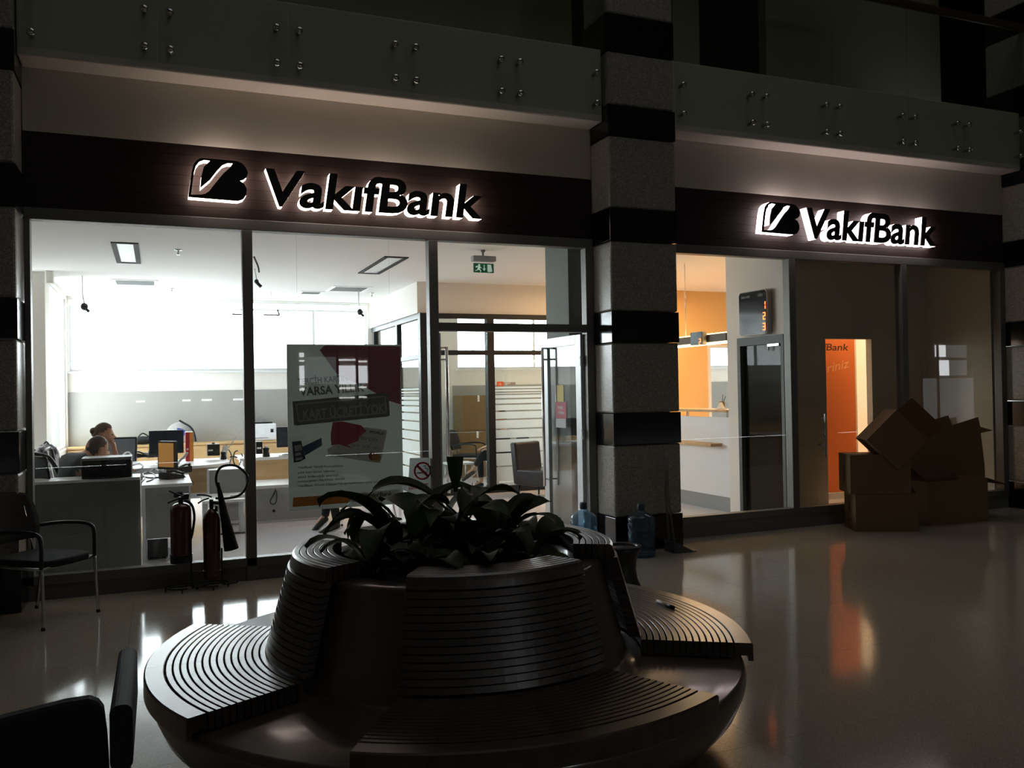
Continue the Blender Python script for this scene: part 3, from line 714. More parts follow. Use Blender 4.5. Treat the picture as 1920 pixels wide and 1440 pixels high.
part('horn',MB().tube([h0-d*0.12,h0,h0+d*0.05,h0+d*0.5,h1],[0.013,0.016,0.02,0.037,0.060],20),M['blackmatte'],t,True)
ext_common(t,E2,R2,b0,b1,1)

# ================================================================ WATER JUGS, DUSTPAN, ASHTRAY
watglass=glass('blue_jug_plastic',(0.46,0.60,0.70),1.0,0.14,(0.25,0.36,0.45),0.03)
def jug(label,loc,s=1.0):
    t=thing('water_jug',label,'water jug',loc,0,None)
    pr=[(0,0.0),(0.115,0.0),(0.130,0.015)]
    for k in range(4):
        z=0.03+k*0.078; pr+=[(0.132,z),(0.134,z+0.05),(0.126,z+0.060),(0.126,z+0.068)]
    pr+=[(0.134,0.34),(0.128,0.365),(0.10,0.395),(0.055,0.42),(0.032,0.435),(0.030,0.47),(0,0.47)]
    part('bottle',MB().lathe([(r*s,z*s) for r,z in pr],n=30),watglass,t)
    part('cap',MB().lathe([(0,0.505*s),(0.030*s,0.505*s),(0.036*s,0.495*s),(0.036*s,0.445*s),(0.033*s,0.44*s)],n=20),mat('dull_blue_cap',(52,66,78),0.5),t)
    part('water',MB().lathe([(0,0.006),(0.11*s,0.006),(0.122*s,0.02),(0.122*s,0.27*s),(0,0.27*s)],n=24),glass('water_body',(0.74,0.86,0.92),0.5),t)
    return t
jug('blue plastic water jug standing by the glass entrance door left of the stone pillar',(3.83,-0.27,0))
jug('dim plastic water jug standing in front of the central stone pillar',(4.27,-0.62,0))
dp0=onZ(1262,1030,0.0); 
t=thing('dustpan','grey long handled dustpan leaning at the foot of the central pillar','dustpan',(4.62,-0.60,0))
X0,Y0=4.62,-0.58
pan=MB().prism([(-0.13,0.0),(0.13,0.0),(0.10,0.20),(-0.10,0.20)],0.004,0.012,lambda a,b,d:(X0+0.15-b*1.15+0.08,Y0+a*0.8,d))
pan.add([(X0+0.0,Y0-0.085,0.0),(X0+0.0,Y0+0.085,0.0),(X0+0.0,Y0+0.085,0.11),(X0+0.0,Y0-0.085,0.11),(X0-0.015,Y0-0.085,0.0),(X0-0.015,Y0+0.085,0.0),(X0-0.015,Y0+0.085,0.11),(X0-0.015,Y0-0.085,0.11)],[(0,1,2,3),(7,6,5,4),(0,3,7,4),(1,5,6,2),(3,2,6,7),(0,4,5,1)])
for sy in (-0.09,0.09): pan.add([(X0,Y0+sy,0.0),(X0+0.22,Y0+sy*1.15,0.0),(X0,Y0+sy,0.11),(X0,Y0+sy+0.006,0.0),(X0+0.22,Y0+sy*1.15+0.006,0.0),(X0,Y0+sy+0.006,0.11)],[(0,1,2),(5,4,3),(0,3,4,1),(1,4,5,2),(2,5,3,0)])
part('pan',pan,mat('grey_plastic',(70,74,80),0.5),t,True)
hx=onY(1252,845,Y0); 
part('handle',MB().tube([(X0,Y0+0.02,0.10),(X0-0.03,Y0+0.03,0.6),(hx.x,Y0+0.03,hx.z)],0.012,8).tube([(X0+0.02,Y0-0.03,0.11),(X0-0.015,Y0+0.01,0.6),(hx.x+0.01,Y0+0.03,hx.z)],0.011,8),mat('grey_handle',(96,98,98),0.45),t,True)
ap=(3.40,-1.78)
t=thing('ashtray_stand','black waisted floor ashtray half hidden behind the bench','ashtray',(ap[0],ap[1],0))
part('body',MB().lathe([(0,0),(0.15,0.0),(0.155,0.02),(0.12,0.09),(0.105,0.18),(0.115,0.26),(0.145,0.32),(0.15,0.345),(0.0,0.345)],(ap[0],ap[1],0),32),M['black'],t,True)
part('rim',MB().lathe([(0.12,0.338),(0.12,0.36),(0.155,0.36),(0.155,0.336)],(ap[0],ap[1],0),32),M['black'],t,True)

# ================================================================ CARDBOARD BOXES
def carton(label,loc,rot,size,flaps=(),closed=True,text=None,name='cardboard_box',tilt=None):
    """carton of card walls with flaps; flaps = list of (side, opening angle)"""
    w,d,h=size; t=thing(name,label,'box',loc,0); t.rotation_euler=rot; k=0.006
    body=MB().box(-w/2,w/2,-d/2,-d/2+k,0,h).box(-w/2,w/2,d/2-k,d/2,0,h).box(-w/2,-w/2+k,-d/2+k,d/2-k,0,h).box(w/2-k,w/2,-d/2+k,d/2-k,0,h).box(-w/2+k,w/2-k,-d/2+k,d/2-k,0,k)
    part('body',body,M['card'],t)
    if closed:
        part('lid',MB().box(-w/2,w/2,-d/2,-0.002,h+0.001,h+k).box(-w/2,w/2,0.002,d/2,h+0.001,h+k),M['card'],t)
        part('tape',B(-w/2-0.001,w/2+0.001,-0.025,0.025,h+k,h+k+0.001),mat('parcel_tape',(120,92,60),0.3),t)
    for side,ang,ln in flaps:
        m=MB()
        if side in 'fb':
            m.box(-w/2+0.004,w/2-0.004,0,ln,-0.003,0.003); s=-1 if side=='f' else 1
            mt=Matrix.Translation((0,s*(d/2),h))@Matrix.Rotation(0 if s>0 else PI,4,'Z')@Matrix.Rotation(ang,4,'X')
        else:
            m.box(-d/2+0.004,d/2-0.004,0,ln,-0.003,0.003); s=-1 if side=='l' else 1
            mt=Matrix.Translation((s*w/2,0,h))@Matrix.Rotation(-PI/2 if s>0 else PI/2,4,'Z')@Matrix.Rotation(ang,4,'X')
        m.v=[tuple(mt@Vector(v)) for v in m.v]; part('flap',m,M['cardin'],t)
    if text:
        tm=MB(); flat_text(tm,text,0,0,0.07,0,w=0.20,th=0.001)
        rt=Matrix.Translation((-w/2-0.0006,d*0.10,h*0.30))@Matrix.Rotation(-PI/2,4,'Z')@Matrix.Rotation(PI/2,4,'Y')
        tm.v=[tuple(Matrix.Translation((-w/2-0.0008,0.06,h*0.72))@Matrix.Rotation(PI/2,4,'Z')@Matrix.Rotation(PI,4,'Z')@Matrix.Rotation(PI/2,4,'Y')@Vector(v)) for v in tm.v]
        part('printed_mark',tm,mat('box_print',(38,30,24),0.8),t)
    return t
RZ=math.radians(-27)
def bpos(px,py,y,size,rz):
    """place a box so that its near left lower edge meets the sight line at depth y"""
    p=onY(px,py,y); w,d,h=size; off=Matrix.Rotation(rz,3,'Z')@Vector((w/2,d/2,0)); return (p.x+off.x,p.y+off.y,p.z)
s1=(0.66,0.40,0.405); p=bpos(1605,988,-0.52,s1,RZ); carton('large closed cardboard box at the bottom of the left stack',(p[0],p[1],0.0),(0,0,RZ),s1,text='B-1')
s2=(0.64,0.42,0.42); p2=bpos(1595,918,-0.50,s2,RZ); carton('closed cardboard box resting on the lowest box of the left stack',(p2[0],p2[1],0.412),(0,0,RZ),s2,text='KEMA')
s3=(0.46,0.38,0.46)
pc=onY(1643,838,-0.50)
tt=carton('open cardboard box tipped on its corner on top of the left stack',(pc.x,pc.y,0.84),(math.radians(0),math.radians(45),RZ),s3,(('l',2.6,0.2),('f',1.2,0.2)),False)
# right pile
s4=(0.88,0.55,0.50); p4=bpos(1742,985,-0.62,s4,math.radians(-3)); carton('wide open cardboard box on the floor at the right end with spread flaps',(p4[0],p4[1],0),(0,0,math.radians(-3)),s4,(('r',-0.30,0.30),('l',0.60,0.28),('b',1.05,0.26)),False)
s5=(0.50,0.30,0.42); p5=(8.12,-0.22,0); carton('dark cardboard box wedged between the left stack and the wide open box',(p5[0],p5[1],0),(0,0,math.radians(-14)),s5,(('b',0.9,0.2),),False)
def sheet(label,pts,y0,y1,ang=0):
    c=[onY(a,b,y0) for a,b in pts]; cx=sum(v.x for v in c)/len(c)
    t=thing('cardboard_sheet',label,'cardboard',(cx,y0,min(v.z for v in c)))
    part('panel',MB().prism([(v.x,v.z) for v in c],y0,y0+0.008,lambda a,b,d:(a,d+(b-c[0].z)*ang,b)),M['card'],t,True)
    return t
sheet('slanting flattened cardboard sheet behind the open box at the right',[(1683,806),(1778,779),(1786,800),(1800,900),(1760,965),(1705,965),(1690,900)],-0.20,0)
sheet('upright flattened cardboard sheet standing behind the wide open box',[(1780,799),(1834,782),(1838,800),(1862,807),(1839,812),(1846,870),(1850,960),(1790,965)],-0.12,0)

# ================================================================ LIT SHOP SIGNS
face=mat('sign_face_black',(30,27,26),0.35,var=0.04)
glow_l=emit('sign_glow_warm',(1.0,0.80,0.70),7.5); glow_r=emit('sign_glow_white',(1.0,0.82,0.82),7.5)
EMB=[(200,550),(207,500),(215,450),(228,370),(240,300),(265,215),(300,175),(345,152),(540,157),(740,165),(800,185),(850,235),(868,285),(850,330),(815,355),(775,366),(825,400),(852,450),(845,510),(810,555),(750,575),(480,563)]
LEAF=[(445,176),(380,170),(325,190),(288,235),(268,300),(250,400),(231,526),(330,524),(385,514),(430,485),(500,400),(590,300),(660,240),(697,192),(640,191),(580,215),(520,275),(440,370),(332,456),(345,340),(375,240)]
def nrm(P): return [((a-200)/668,(566-b+ (a-200)*0.030)/414) for a,b in P]
def sign(label,Yf,ex,ez,ew,eh,tx,tz,tw,th,glow,dep):
    """backlit letters: dark face plates on glowing bodies, standing proud of the fascia; Yf = face depth"""
    t=thing('lit_sign',label,'sign',(tx,0,tz))
    def plate(vs,fs,name,dz0,dz1,shrink=1.0):
        pass
    vs,fs=curve_plate(nrm(EMB),[nrm(LEAF)],0.5)
    def place(V,y0,y1): return [(ex+v.x*ew, y0+(y1-y0)*(v.z+0.5), ez+v.y*eh) for v in V]
    o=part('emblem',MB().add(place(vs,Yf,Yf+0.012),fs),face,t,True)
    g=part('light_body',MB().add([(a,b,c) for a,b,c in place(vs,Yf+0.0125,-0.001)],fs),glow,o,False)
    tl=Vector(t.location); 
    for v in g.data.vertices: v.co=v.co-tl
    vs,fs=text_polys('Vak\u0131fBank',0.13,0.024,0.5,4)
    x0,x1,y0,y1=text_box(vs); sx=tw/(x1-x0); sz=th/0.72
    zs=[v.z for v in vs]; za,zb=min(zs),max(zs)
    for F in islands(vs,fs):
        ids=sorted({i for f in F for i in f}); mp={i:k for k,i in enumerate(ids)}
        ff=[tuple(mp[i] for i in f) for f in F]
        def pl(ya,yb): return [(tx+(vs[i].x-x0)*sx, ya+(yb-ya)*(1-(vs[i].z-za)/(zb-za)), tz+vs[i].y*sz) for i in ids]
        o=part('letter',MB().add(pl(Yf,Yf+0.012),ff),face,t,True)
        g=part('light_body',MB().add(pl(Yf+0.0125,-0.001),ff),glow,o,False)
        for v in g.data.vertices: v.co=v.co-tl
    return t
Yf=-0.115
def sgn(label,e0,e1,t0,t1,capx,cap,glow):
    a=onY(e0[0],e0[1],Yf); b=onY(e1[0],e1[1],Yf); q=onY(t0[0],t0[1],Yf); r=onY(t1[0],t1[1],Yf); ct=onY(cap[0],cap[1],Yf)
    sign(label,Yf,a.x,a.z,b.x-a.x,b.z-a.z,capx,(q.z+r.z)/2,r.x-capx,ct.z-(q.z+r.z)/2,glow,0)
sgn('backlit black bank name sign with emblem over the left shop window',(353,372),(464.7,304),(519,382),(906,410),onY(498,315,Yf).x,(500,314),glow_l)
sgn('backlit black bank name sign with emblem over the right shop window',(1429,437),(1500,384),(1533,444),(1757,462),onY(1513,390,Yf).x,(1516,388),glow_r)
# ================================================================ BANK INTERIOR: ceiling pieces
def ceil_light(label,x0,x1,y0,y1):
    t=thing('ceiling_light',label,'ceiling light',((x0+x1)/2,(y0+y1)/2,CZ),0)
    w=0.055
    part('frame',MB().box(x0,x1,y0,y0+w,CZ-0.012,CZ).box(x0,x1,y1-w,y1,CZ-0.012,CZ).box(x0,x0+w,y0+w,y1-w,CZ-0.012,CZ).box(x1-w,x1,y0+w,y1-w,CZ-0.012,CZ),M['blackmatte'],t,True)
    part('diffuser',B(x0+w,x1-w,y0+w,y1-w,CZ-0.004,CZ),mat('light_diffuser',(235,238,242),0.3,var=0.01),t,True)
ceil_light('dark framed recessed ceiling light over the left desks',-0.46,-0.18,2.53,4.07)
ceil_light('dark framed recessed ceiling light over the poster',2.63,2.94,2.68,4.24)
_p=onZ(1049,523,CZ); ceil_light('dark framed ceiling light at the top of the entrance bay near the white pier',_p.x,_p.x+0.30,_p.y-1.3,_p.y+0.2)
def vent(label,x0,x1,y0,y1):
    t=thing('ceiling_vent',label,'vent',((x0+x1)/2,(y0+y1)/2,CZ))
    part('frame',MB().box(x0-0.05,x1+0.05,y0-0.05,y0,CZ-0.01,CZ).box(x0-0.05,x1+0.05,y1,y1+0.05,CZ-0.01,CZ).box(x0-0.05,x0,y0,y1,CZ-0.01,CZ).box(x1,x1+0.05,y0,y1,CZ-0.01,CZ),M['white'],t,True)
    n=6
    for k in range(n):
        y=y0+(y1-y0)*(k+0.5)/n; part('slat',MB().box(x0,x1,y-0.035,y+0.035,CZ-0.004,CZ-0.001),M['vent'],t,True)
vent('grey ceiling vent in front of the rear windows over the left desks',-0.55,-0.03,5.78,6.32)
vent('grey ceiling vent in front of the rear windows above the poster',2.62,3.15,5.80,6.40)
vent('small grey ceiling vent close to the second window post',*(lambda p:(p.x,p.x+0.3,p.y-0.15,p.y+0.15))(onZ(566,548,CZ)))
def sprink(label,px,py):
    p=onZ(px,py,CZ); t=thing('sprinkler',label,'sprinkler',(p.x,p.y,CZ))
    part('rose',MB().lathe([(0,0),(0.045,0),(0.045,-0.006),(0.012,-0.012),(0.012,-0.05),(0.02,-0.055),(0.02,-0.06),(0,-0.06)],n=14),M['chrome'],t)
sprink('small steel ceiling sprinkler right of the left ceiling light',334,468)
sprink('small ceiling sprinkler over the tall partition corner',697,549)
sprink('small ceiling sprinkler in the glare above the left desks',322,540)
# curled cable hanging from the ceiling by the second mullion
cp=[onY(a,b,2.2) for a,b in [(476,481),(480,490),(484,500),(486,511)]]
o=solo('ceiling_camera_arm',MB().tube(catmull(cp,4),0.010,8),M['alu'],'curved grey cable drooping from the ceiling beside the second window post','cable')
def dome(label,px,py,y,r=0.05):
    p=onY(px,py,y); t=thing('security_camera',label,'camera',(p.x,p.y,p.z))
    part('housing',MB().blob((0,0,0),(r,r,r*1.1)),M['black'],t)
    part('lens_tube',MB().tube([(0.01,0,-0.02),(0.06,0.0,-0.07)],0.022,10),M['black'],t)
    part('hanger',MB().tube([(0,0,r),(-0.02,0,r+0.12),(-0.02,0,CZ-p.z)],0.008,6),M['white'],t)
dome('black security camera hanging in the glare left of the rear windows',158,575,5.5)
dome('black dome camera hanging near the top of the glass office',675,585,6.2)
dome('small camera on the ceiling right of the second window post',481,528,4.2,0.03)
p=onY(88,517,5.05); t=thing('wall_speaker','pale wall speaker at the top of the left column','speaker',(p.x,5.13,p.z))
part('body',MB().rbox(-0.03,0.07,-0.05,0.05,-0.09,0.07,0.03,3),M['inwall'],t); part('bracket',MB().box(-0.02,0.02,0.06,0.10,-0.03,0.03).box(-0.05,0.07,-0.05,0.05,0.11,0.125),M['greylam'],t)
for lab,x0,y0,x1 in (('thin dark curtain rod with a hook right of the second window post',494,590,524),('thin dark curtain rod left of the second window post',435,589,457)):
    a,b=onY(x0,y0,6.8),onY(x1,y0+1,6.8); t=thing('hanging_bar',lab,'bar',(a.x,6.8,a.z))
    part('bar',MB().tube([a,b],0.012,6).tube([(b.x,6.8,b.z),(b.x-0.03,6.8,b.z+0.09)],0.012,6),M['black'],t,True); part('hanger',MB().tube([((a.x+b.x)/2,6.8,a.z),((a.x+b.x)/2,6.8,CZ)],0.003,5),M['white'],t,True)
# emergency exit sign
t=thing('exit_sign','green emergency exit sign with running man hung from the ceiling','exit sign',(3.66,1.9,3.0))
a,b=onY(888,493,1.9),onY(926,512,1.9); c=onY(886,479,1.9); d=onY(929,491,1.9)
part('housing',MB().box(c.x,d.x,1.87,1.97,d.z,c.z),M['greylam'],t,True,bevel=0.008)
part('hanger',MB().tube([((a.x+b.x)/2,1.92,c.z),((a.x+b.x)/2,1.92,CZ)],0.014,8).blob(((a.x+b.x)/2,1.92,c.z+0.07),0.03),M['greylam'],t,True)
part('plate',B(a.x,b.x,1.90,1.915,b.z,a.z),mat('exit_green',(20,92,58),0.3,emis=(10,80,50),estr=0.25),t,True)
W=b.x-a.x; Hh=a.z-b.z; yq=1.897
pic=MB()
def pz(pts): pic.prism([(a.x+u*W,b.z+v*Hh) for u,v in pts],yq,yq+0.003,lambda p,q,dd:(p,dd,q))
pic.tube([(a.x+0.27*W,yq+0.001,b.z+0.80*Hh),(a.x+0.27*W,yq,b.z+0.80*Hh+0.0001)],0.014,10)
pz([(0.20,0.72),(0.33,0.70),(0.30,0.42),(0.20,0.40)]); pz([(0.10,0.66),(0.20,0.72),(0.20,0.62),(0.13,0.50),(0.09,0.54)]); pz([(0.30,0.66),(0.40,0.50),(0.36,0.46),(0.28,0.56)])
pz([(0.20,0.42),(0.30,0.42),(0.37,0.20),(0.34,0.05),(0.30,0.06),(0.32,0.20),(0.24,0.30)]); pz([(0.20,0.44),(0.27,0.42),(0.20,0.22),(0.08,0.16),(0.07,0.22),(0.16,0.28)])
pz([(0.50,0.85),(0.54,0.85),(0.54,0.45),(0.60,0.45),(0.52,0.18),(0.44,0.45),(0.50,0.45)]); pz([(0.68,0.88),(0.86,0.88),(0.92,0.14),(0.74,0.06),(0.68,0.14)])
part('pictogram',pic,mat('exit_white',(225,240,230),0.4,emis=(200,230,215),estr=0.3),t,True)

# ================================================================ GLASS OFFICE PARTITION
t=thing('glass_partition','glass office partition with dark slate frame and striped frosted film','partition',(3.73,4.95,0))
PY=4.954; top=2.835; fx1=6.85
S=M['steelfr']
for x0,x1 in ((3.73,3.865),(4.83,4.945),(6.08,6.20),(6.74,6.85)): part('post',B(x0,x1,PY-0.03,PY+0.10,0,top),S,t,True)
part('rail',B(3.866,6.74,PY-0.025,PY+0.05,2.755,2.834),S,t,True)
part('rail',B(3.866,6.74,PY-0.025,PY+0.05,2.185,2.260),S,t,True)
part('rail',B(3.866,6.74,PY-0.025,PY+0.05,0.0,0.10),S,t,True)
for x0,x1 in ((3.866,4.829),(4.946,6.079),(6.201,6.739)):
    for z0,z1 in ((0.101,2.184),(2.261,2.754)): part('pane',B(x0,x1,PY,PY+0.008,z0,z1),M['pglass'],t,True)
ys=[723.4,729,734.7,738.8,746.9,757,769.7,785.3,803,821,846.6,872,901,926]
zs=[onY(985,y,PY).z for y in ys]
for a,b in zip(zs,zs[1:]):
    part('film_stripe',B(4.946,6.079,PY-0.006,PY-0.003,max(0.11,b+0.012),a-0.012 if a-b>0.06 else a-0.010),M['film'],t,True)
    part('film_stripe',B(6.201,6.739,PY-0.006,PY-0.003,max(0.11,b+0.012),a-0.012 if a-b>0.06 else a-0.010),M['film'],t,True)
# side of the office
SX=3.734
sy=[5.06]+[onX(743,640,SX).y,8.10]
for y in (onX(743,640,SX).y,8.06): part('post',B(SX,SX+0.10,y-0.05,y+0.05,0,top-0.08),S,t,True)
part('rail',B(SX,SX+0.10,5.055,8.17,top-0.08,top),S,t,True); part('rail',B(SX,SX+0.10,5.055,8.17,2.13,2.20),S,t,True); part('rail',B(SX,SX+0.10,5.055,8.17,0,0.10),S,t,True)
my=onX(743,640,SX).y
for y0_,y1_ in ((5.055,my-0.051),(my+0.051,8.0)):
    for z0,z1 in ((0.101,2.129),(2.201,2.754)): part('pane',B(SX+0.04,SX+0.048,y0_,y1_,z0,z1),M['pglass'],t,True)
    for a,b in zip(zs,zs[1:]): part('film_stripe',B(SX+0.033,SX+0.036,y0_,y1_,max(0.11,b+0.012),a-0.011),M['film'],t,True)
# name plate on the partition
a,b=onY(932,717,PY-0.02),onY(967,722.5,PY-0.02); m_=onY(944,720,PY-0.02).x
t=thing('name_plate','small orange and grey name plate on the office glass','name plate',(a.x,PY-0.02,b.z))
part('plate',B(m_,b.x,PY-0.012,PY-0.007,b.z,a.z),M['greylam'],t,True); part('logo_end',B(a.x,m_,PY-0.013,PY-0.007,b.z-0.01,a.z+0.012),mat('orange_plastic',(226,96,30),0.4),t,True,label='orange end with bent corner')
part('lettering',flat_text(MB(),'VB',a.x+0.02,b.z+0.005,0.035,PY-0.0135,w=0.06).box(m_+0.03,m_+0.12,PY-0.0125,PY-0.012,b.z+0.028,b.z+0.038).box(m_+0.03,m_+0.07,PY-0.0125,PY-0.012,b.z+0.010,b.z+0.020),M['white'],t,True)

# ================================================================ ENTRANCE DOOR LEAVES
def leaf(label,hx,ang,w,sgn_):
    """glazed leaf in local coordinates: hinge at origin, leaf along +x, handle side -y"""
    t=thing('glass_door',label,'door',(hx,0.07,0),ang)
    st=0.12; z1=2.175; A=M['alulight']
    part('stile',B(0.0,st,-0.022,0.022,0.01,z1),A,t,bevel=0.004); part('stile',B(w-st,w,-0.022,0.022,0.01,z1),A,t,bevel=0.004)
    part('rail',B(st+0.001,w-st-0.001,-0.022,0.022,z1-0.10,z1),A,t); part('rail',B(st+0.001,w-st-0.001,-0.022,0.022,0.01,0.14),A,t)
    part('pane',B(st+0.001,w-st-0.001,-0.004,0.004,0.141,z1-0.101),M['glass'],t)
    for s in (-1,1):
        m=MB().tube([(w-0.13,s*0.085,0.55),(w-0.13,s*0.085,2.08)],0.016,12)
        for z in (0.62,1.95,2.07): m.tube([(w-0.13,s*0.085,z),(w-0.05,s*0.022,z)] if z<2.05 else [(w-0.13,s*0.085,z),(w-0.13,s*0.022,z)],0.010,8)
        part('handle',m,M['chrome'],t)
    for z in (0.3,1.15,1.9): part('hinge',MB().tube([(-0.01,0.02,z-0.05),(-0.01,0.02,z+0.05)],0.014,10),A,t)
    return t
dr=leaf('open pale framed glass entrance door leaf beside the central pillar',4.025,math.radians(90.5),0.92,-1)
# stickers on the right leaf (local: x along the leaf; the hall side is +y after turning)
def stk(name,u0,u1,z0,z1,mm,lab): return part(name,B(u0,u1,0.005,0.007,z0,z1),mm,dr,label=lab)
stk('sticker',0.44,0.60,1.48,1.66,mat('yellow_sticker',(176,160,46),0.6),'yellow paper notice')
stk('sticker',0.38,0.64,1.30,1.478,mat('red_sticker',(150,34,44),0.6),'red push notice')
stk('sticker',0.40,0.64,1.20,1.298,M['greylam'],'grey notice')
tm=MB(); 
for s_,z,w_ in (('\u0130T\u0130N\u0130Z',1.40,0.13),('LÜTFEN',1.345,0.15)):
    q=MB(); flat_text(q,s_,0,0,0.028,0,w=w_)
    q.v=[tuple((0.585-v[0],0.0075-v[1],z+v[2])) for v in q.v]; tm.add(q.v,q.f)
part('lettering',tm,M['white'],dr)
leaf('open left glass entrance door leaf seen edge on with a long steel handle',2.485,math.radians(72.5),0.90,1)

# ================================================================ POSTER AND NOTICES ON THE GLASS
PYp=0.085
tl,tr,bl,br=onY(537.2,645.3,PYp),onY(751.6,648.7,PYp),onY(537.5,959,PYp),onY(752,949,PYp)
pw=tr.x-tl.x; pz1=tl.z; pz0=bl.z; ph=pz1-pz0
post=thing('poster','large bank card poster hanging in the middle shop window','poster',(tl.x,PYp,pz0))
part('board',B(tl.x,tr.x,PYp,PYp+0.012,pz0,pz1),mat('poster_paper',(214,220,216),0.45,var=0.02,trans=0.30),post,True,bevel=0.002)
def U(px,py,y): v=onY(px,py,y); return (v.x,v.z)
def poly(name,pts,mm,dy,lab=None):
    return part(name,MB().prism([U(a,b,PYp-dy) for a,b in pts],PYp-dy,PYp-dy+0.0012,lambda a,b,d:(a,d,b)),mm,post,True,label=lab)
c5=lambda a,b:(520+a/6.857,630+b/6.857); c6=lambda a,b:(520+a/6,800+b/6)
mag=mat('poster_magenta_veiled',(186,100,120),0.45,trans=0.22); dk=mat('poster_ink_veiled',(128,130,132),0.5,trans=0.16); ltg=mat('poster_grey',(176,180,178),0.5); redc=mat('poster_red_card',(186,66,76),0.45,trans=0.15)  # magenta and ink colours lightened to include the window glass's veiling reflection
poly('print_shape',[c5(605,124),c5(1583,133),c5(1583,880),c5(1440,835),c5(1290,750),c5(1100,640),c5(900,560),c5(760,480),c5(545,182)],mag,0.0015,'magenta corner shape')
poly('print_shape',[c5(195,842),c5(1395,728),c5(1430,745),c5(1446,1020),c5(1425,1035),c5(240,1152),c5(215,1140)],dk,0.0030,'dark stamp bar')
fr=[(245,880),(1385,775),(1405,985),(270,1098)]
for i in range(4):
    (a0,b0),(a1,b1)=fr[i],fr[(i+1)%4]; dxx,dyy=a1-a0,b1-b0; L=math.hypot(dxx,dyy); nx,ny=-dyy/L*9,dxx/L*9
    poly('print_line',[c5(a0-nx,b0-ny),c5(a1-nx,b1-ny),c5(a1+nx,b1+ny),c5(a0+nx,b0+ny)],ltg,0.0045)
def line(s,px0,py0,px1,py1,capx,mm,dy=0.0045,fat=0.0,shear=0.0,zz=0.0):
    a=onY(px0,py0,PYp-dy); b=onY(px1,py1,PYp-dy); w=math.hypot(b.x-a.x,b.z-a.z); rot=math.atan2(b.z-a.z,b.x-a.x); sc=abs(onY(px0,py0-capx,PYp).z-onY(px0,py0,PYp).z)
    part('lettering',flat_text(MB(),s,a.x,a.z,sc,PYp-dy,w=w,rot=rot,fat=fat,shear=shear,th=0.001),mm,post,True)
line('TERC\u0130H KARTIN',*c5(262,628),*c5(905,575),11.5,dk,fat=0.022)
line('VARSA YILLIK',*c5(290,772),*c5(1125,705),16,dk,fat=0.026)
line('KART ÜCRET\u0130 YOK!',*c5(335,1075),*c5(1405,985),18.5,ltg,0.0065,fat=0.022)
poly('print_shape',[c5(640,1460),c6(590,330),c6(1160,412),c6(1230,60),c5(1405,1208),c5(1100,1170)],mat('poster_white_card',(224,226,222),0.45,trans=0.12),0.0030,'white bank card')
poly('print_shape',[c5(712,1108),c5(840,1098),c5(1080,1150),c5(1145,1222),c5(1050,1300),c5(1040,1350),c5(900,1400),c5(960,1440),c5(880,1420),c5(790,1390),c5(695,1405),c5(686,1270)],redc,0.0045,'torn red bank card')
line('WORLD',*c6(1032,70),*c6(1200,90),4.6,mat('poster_black',(24,24,24),0.5),0.0045,fat=0.02)
line('tercih',*c6(930,140),*c6(1115,170),9,dk,0.0045,shear=0.25)
line('1234  5678  9012',*c6(840,215),*c6(1155,258),4.0,dk,0.0045)
line('TERC\u0130H KART',*c6(600,300),*c6(815,325),3.4,ltg,0.0045)
for k,(cx,cy,mm) in enumerate([(1072,335,mat('poster_disc_red',(150,70,50),0.5)),(1115,345,mat('poster_disc_ochre',(180,140,80),0.5))]):
    poly('print_disc',[c6(cx+46*math.cos(a),cy+46*math.sin(a)) for a in [2*PI*i/20 for i in range(20)]],mm,0.0045+0.0012*k)
poly('print_shape',[c6(165,168),c6(268,160),c6(318,360),c6(250,395),c6(185,405)],mat('poster_phone',(42,58,74),0.4),0.0030,'dark pay terminal')
poly('print_shape',[c6(190,215),c6(265,200),c6(285,265),c6(200,280)],ltg,0.0045); poly('print_shape',[c6(200,300),c6(262,288),c6(268,315),c6(205,330)],ltg,0.0045); poly('print_shape',[c6(205,355),c6(280,340),c6(285,365),c6(208,385)],ltg,0.0045)
poly('print_shape',[c6(285,225),c6(498,125),c6(503,212),c6(312,325)],mat('poster_blue',(48,92,118),0.5),0.0030,'blue banknote')
for s_,y_,x1_,rise in (('VakıfBank Tercih Kart çalışana',473,738,22),('yıllık kart ücreti ödemez',530,648,22),('taksit kullanabilir avantajlı',580,690,24),('kampanyaları kaçırmaz, üstelik',630,762,36),('VakıfBank World Dünyası’nın ayrıcalıklarına sahip olur',680,1150,52)):
    line(s_,*c6(230,y_),*c6(x1_,y_-rise),4.6,dk,0.003,fat=0.008)
poly('print_shape',[c6(178,798),c6(905,748),c6(888,850),c6(172,905)],mat('poster_orange',(214,140,40),0.45,trans=0.14),0.0030,'orange strip')
poly('print_shape',[c6(912,745),c6(1385,700),c6(1385,818),c6(890,850)],mat('poster_white_tab',(226,228,224),0.45,trans=0.12),0.0030)
line('Vakıf',*c6(1010,800),*c6(1150,785),8,mat('poster_black',(24,24,24),0.5),0.0045,fat=0.012,shear=0.12); line('Bank',*c6(1152,785),*c6(1290,772),8,mat('poster_black',(24,24,24),0.5),0.0045,fat=0.012,shear=0.12)
poly('print_shape',[c6(930,755),c6(985,752),c6(990,800),c6(928,806)],mat('poster_logo_grey',(160,120,80),0.5),0.0045)
part('hanging_cord',MB().tube([(tl.x+0.1,PYp+0.006,pz1),(tl.x+0.1,PYp+0.006,3.04)],0.0015,5).tube([(tr.x-0.1,PYp+0.006,pz1),(tr.x-0.1,PYp+0.006,3.04)],0.0015,5),glass('nylon_cord',(0.9,0.9,0.9)),post,True)
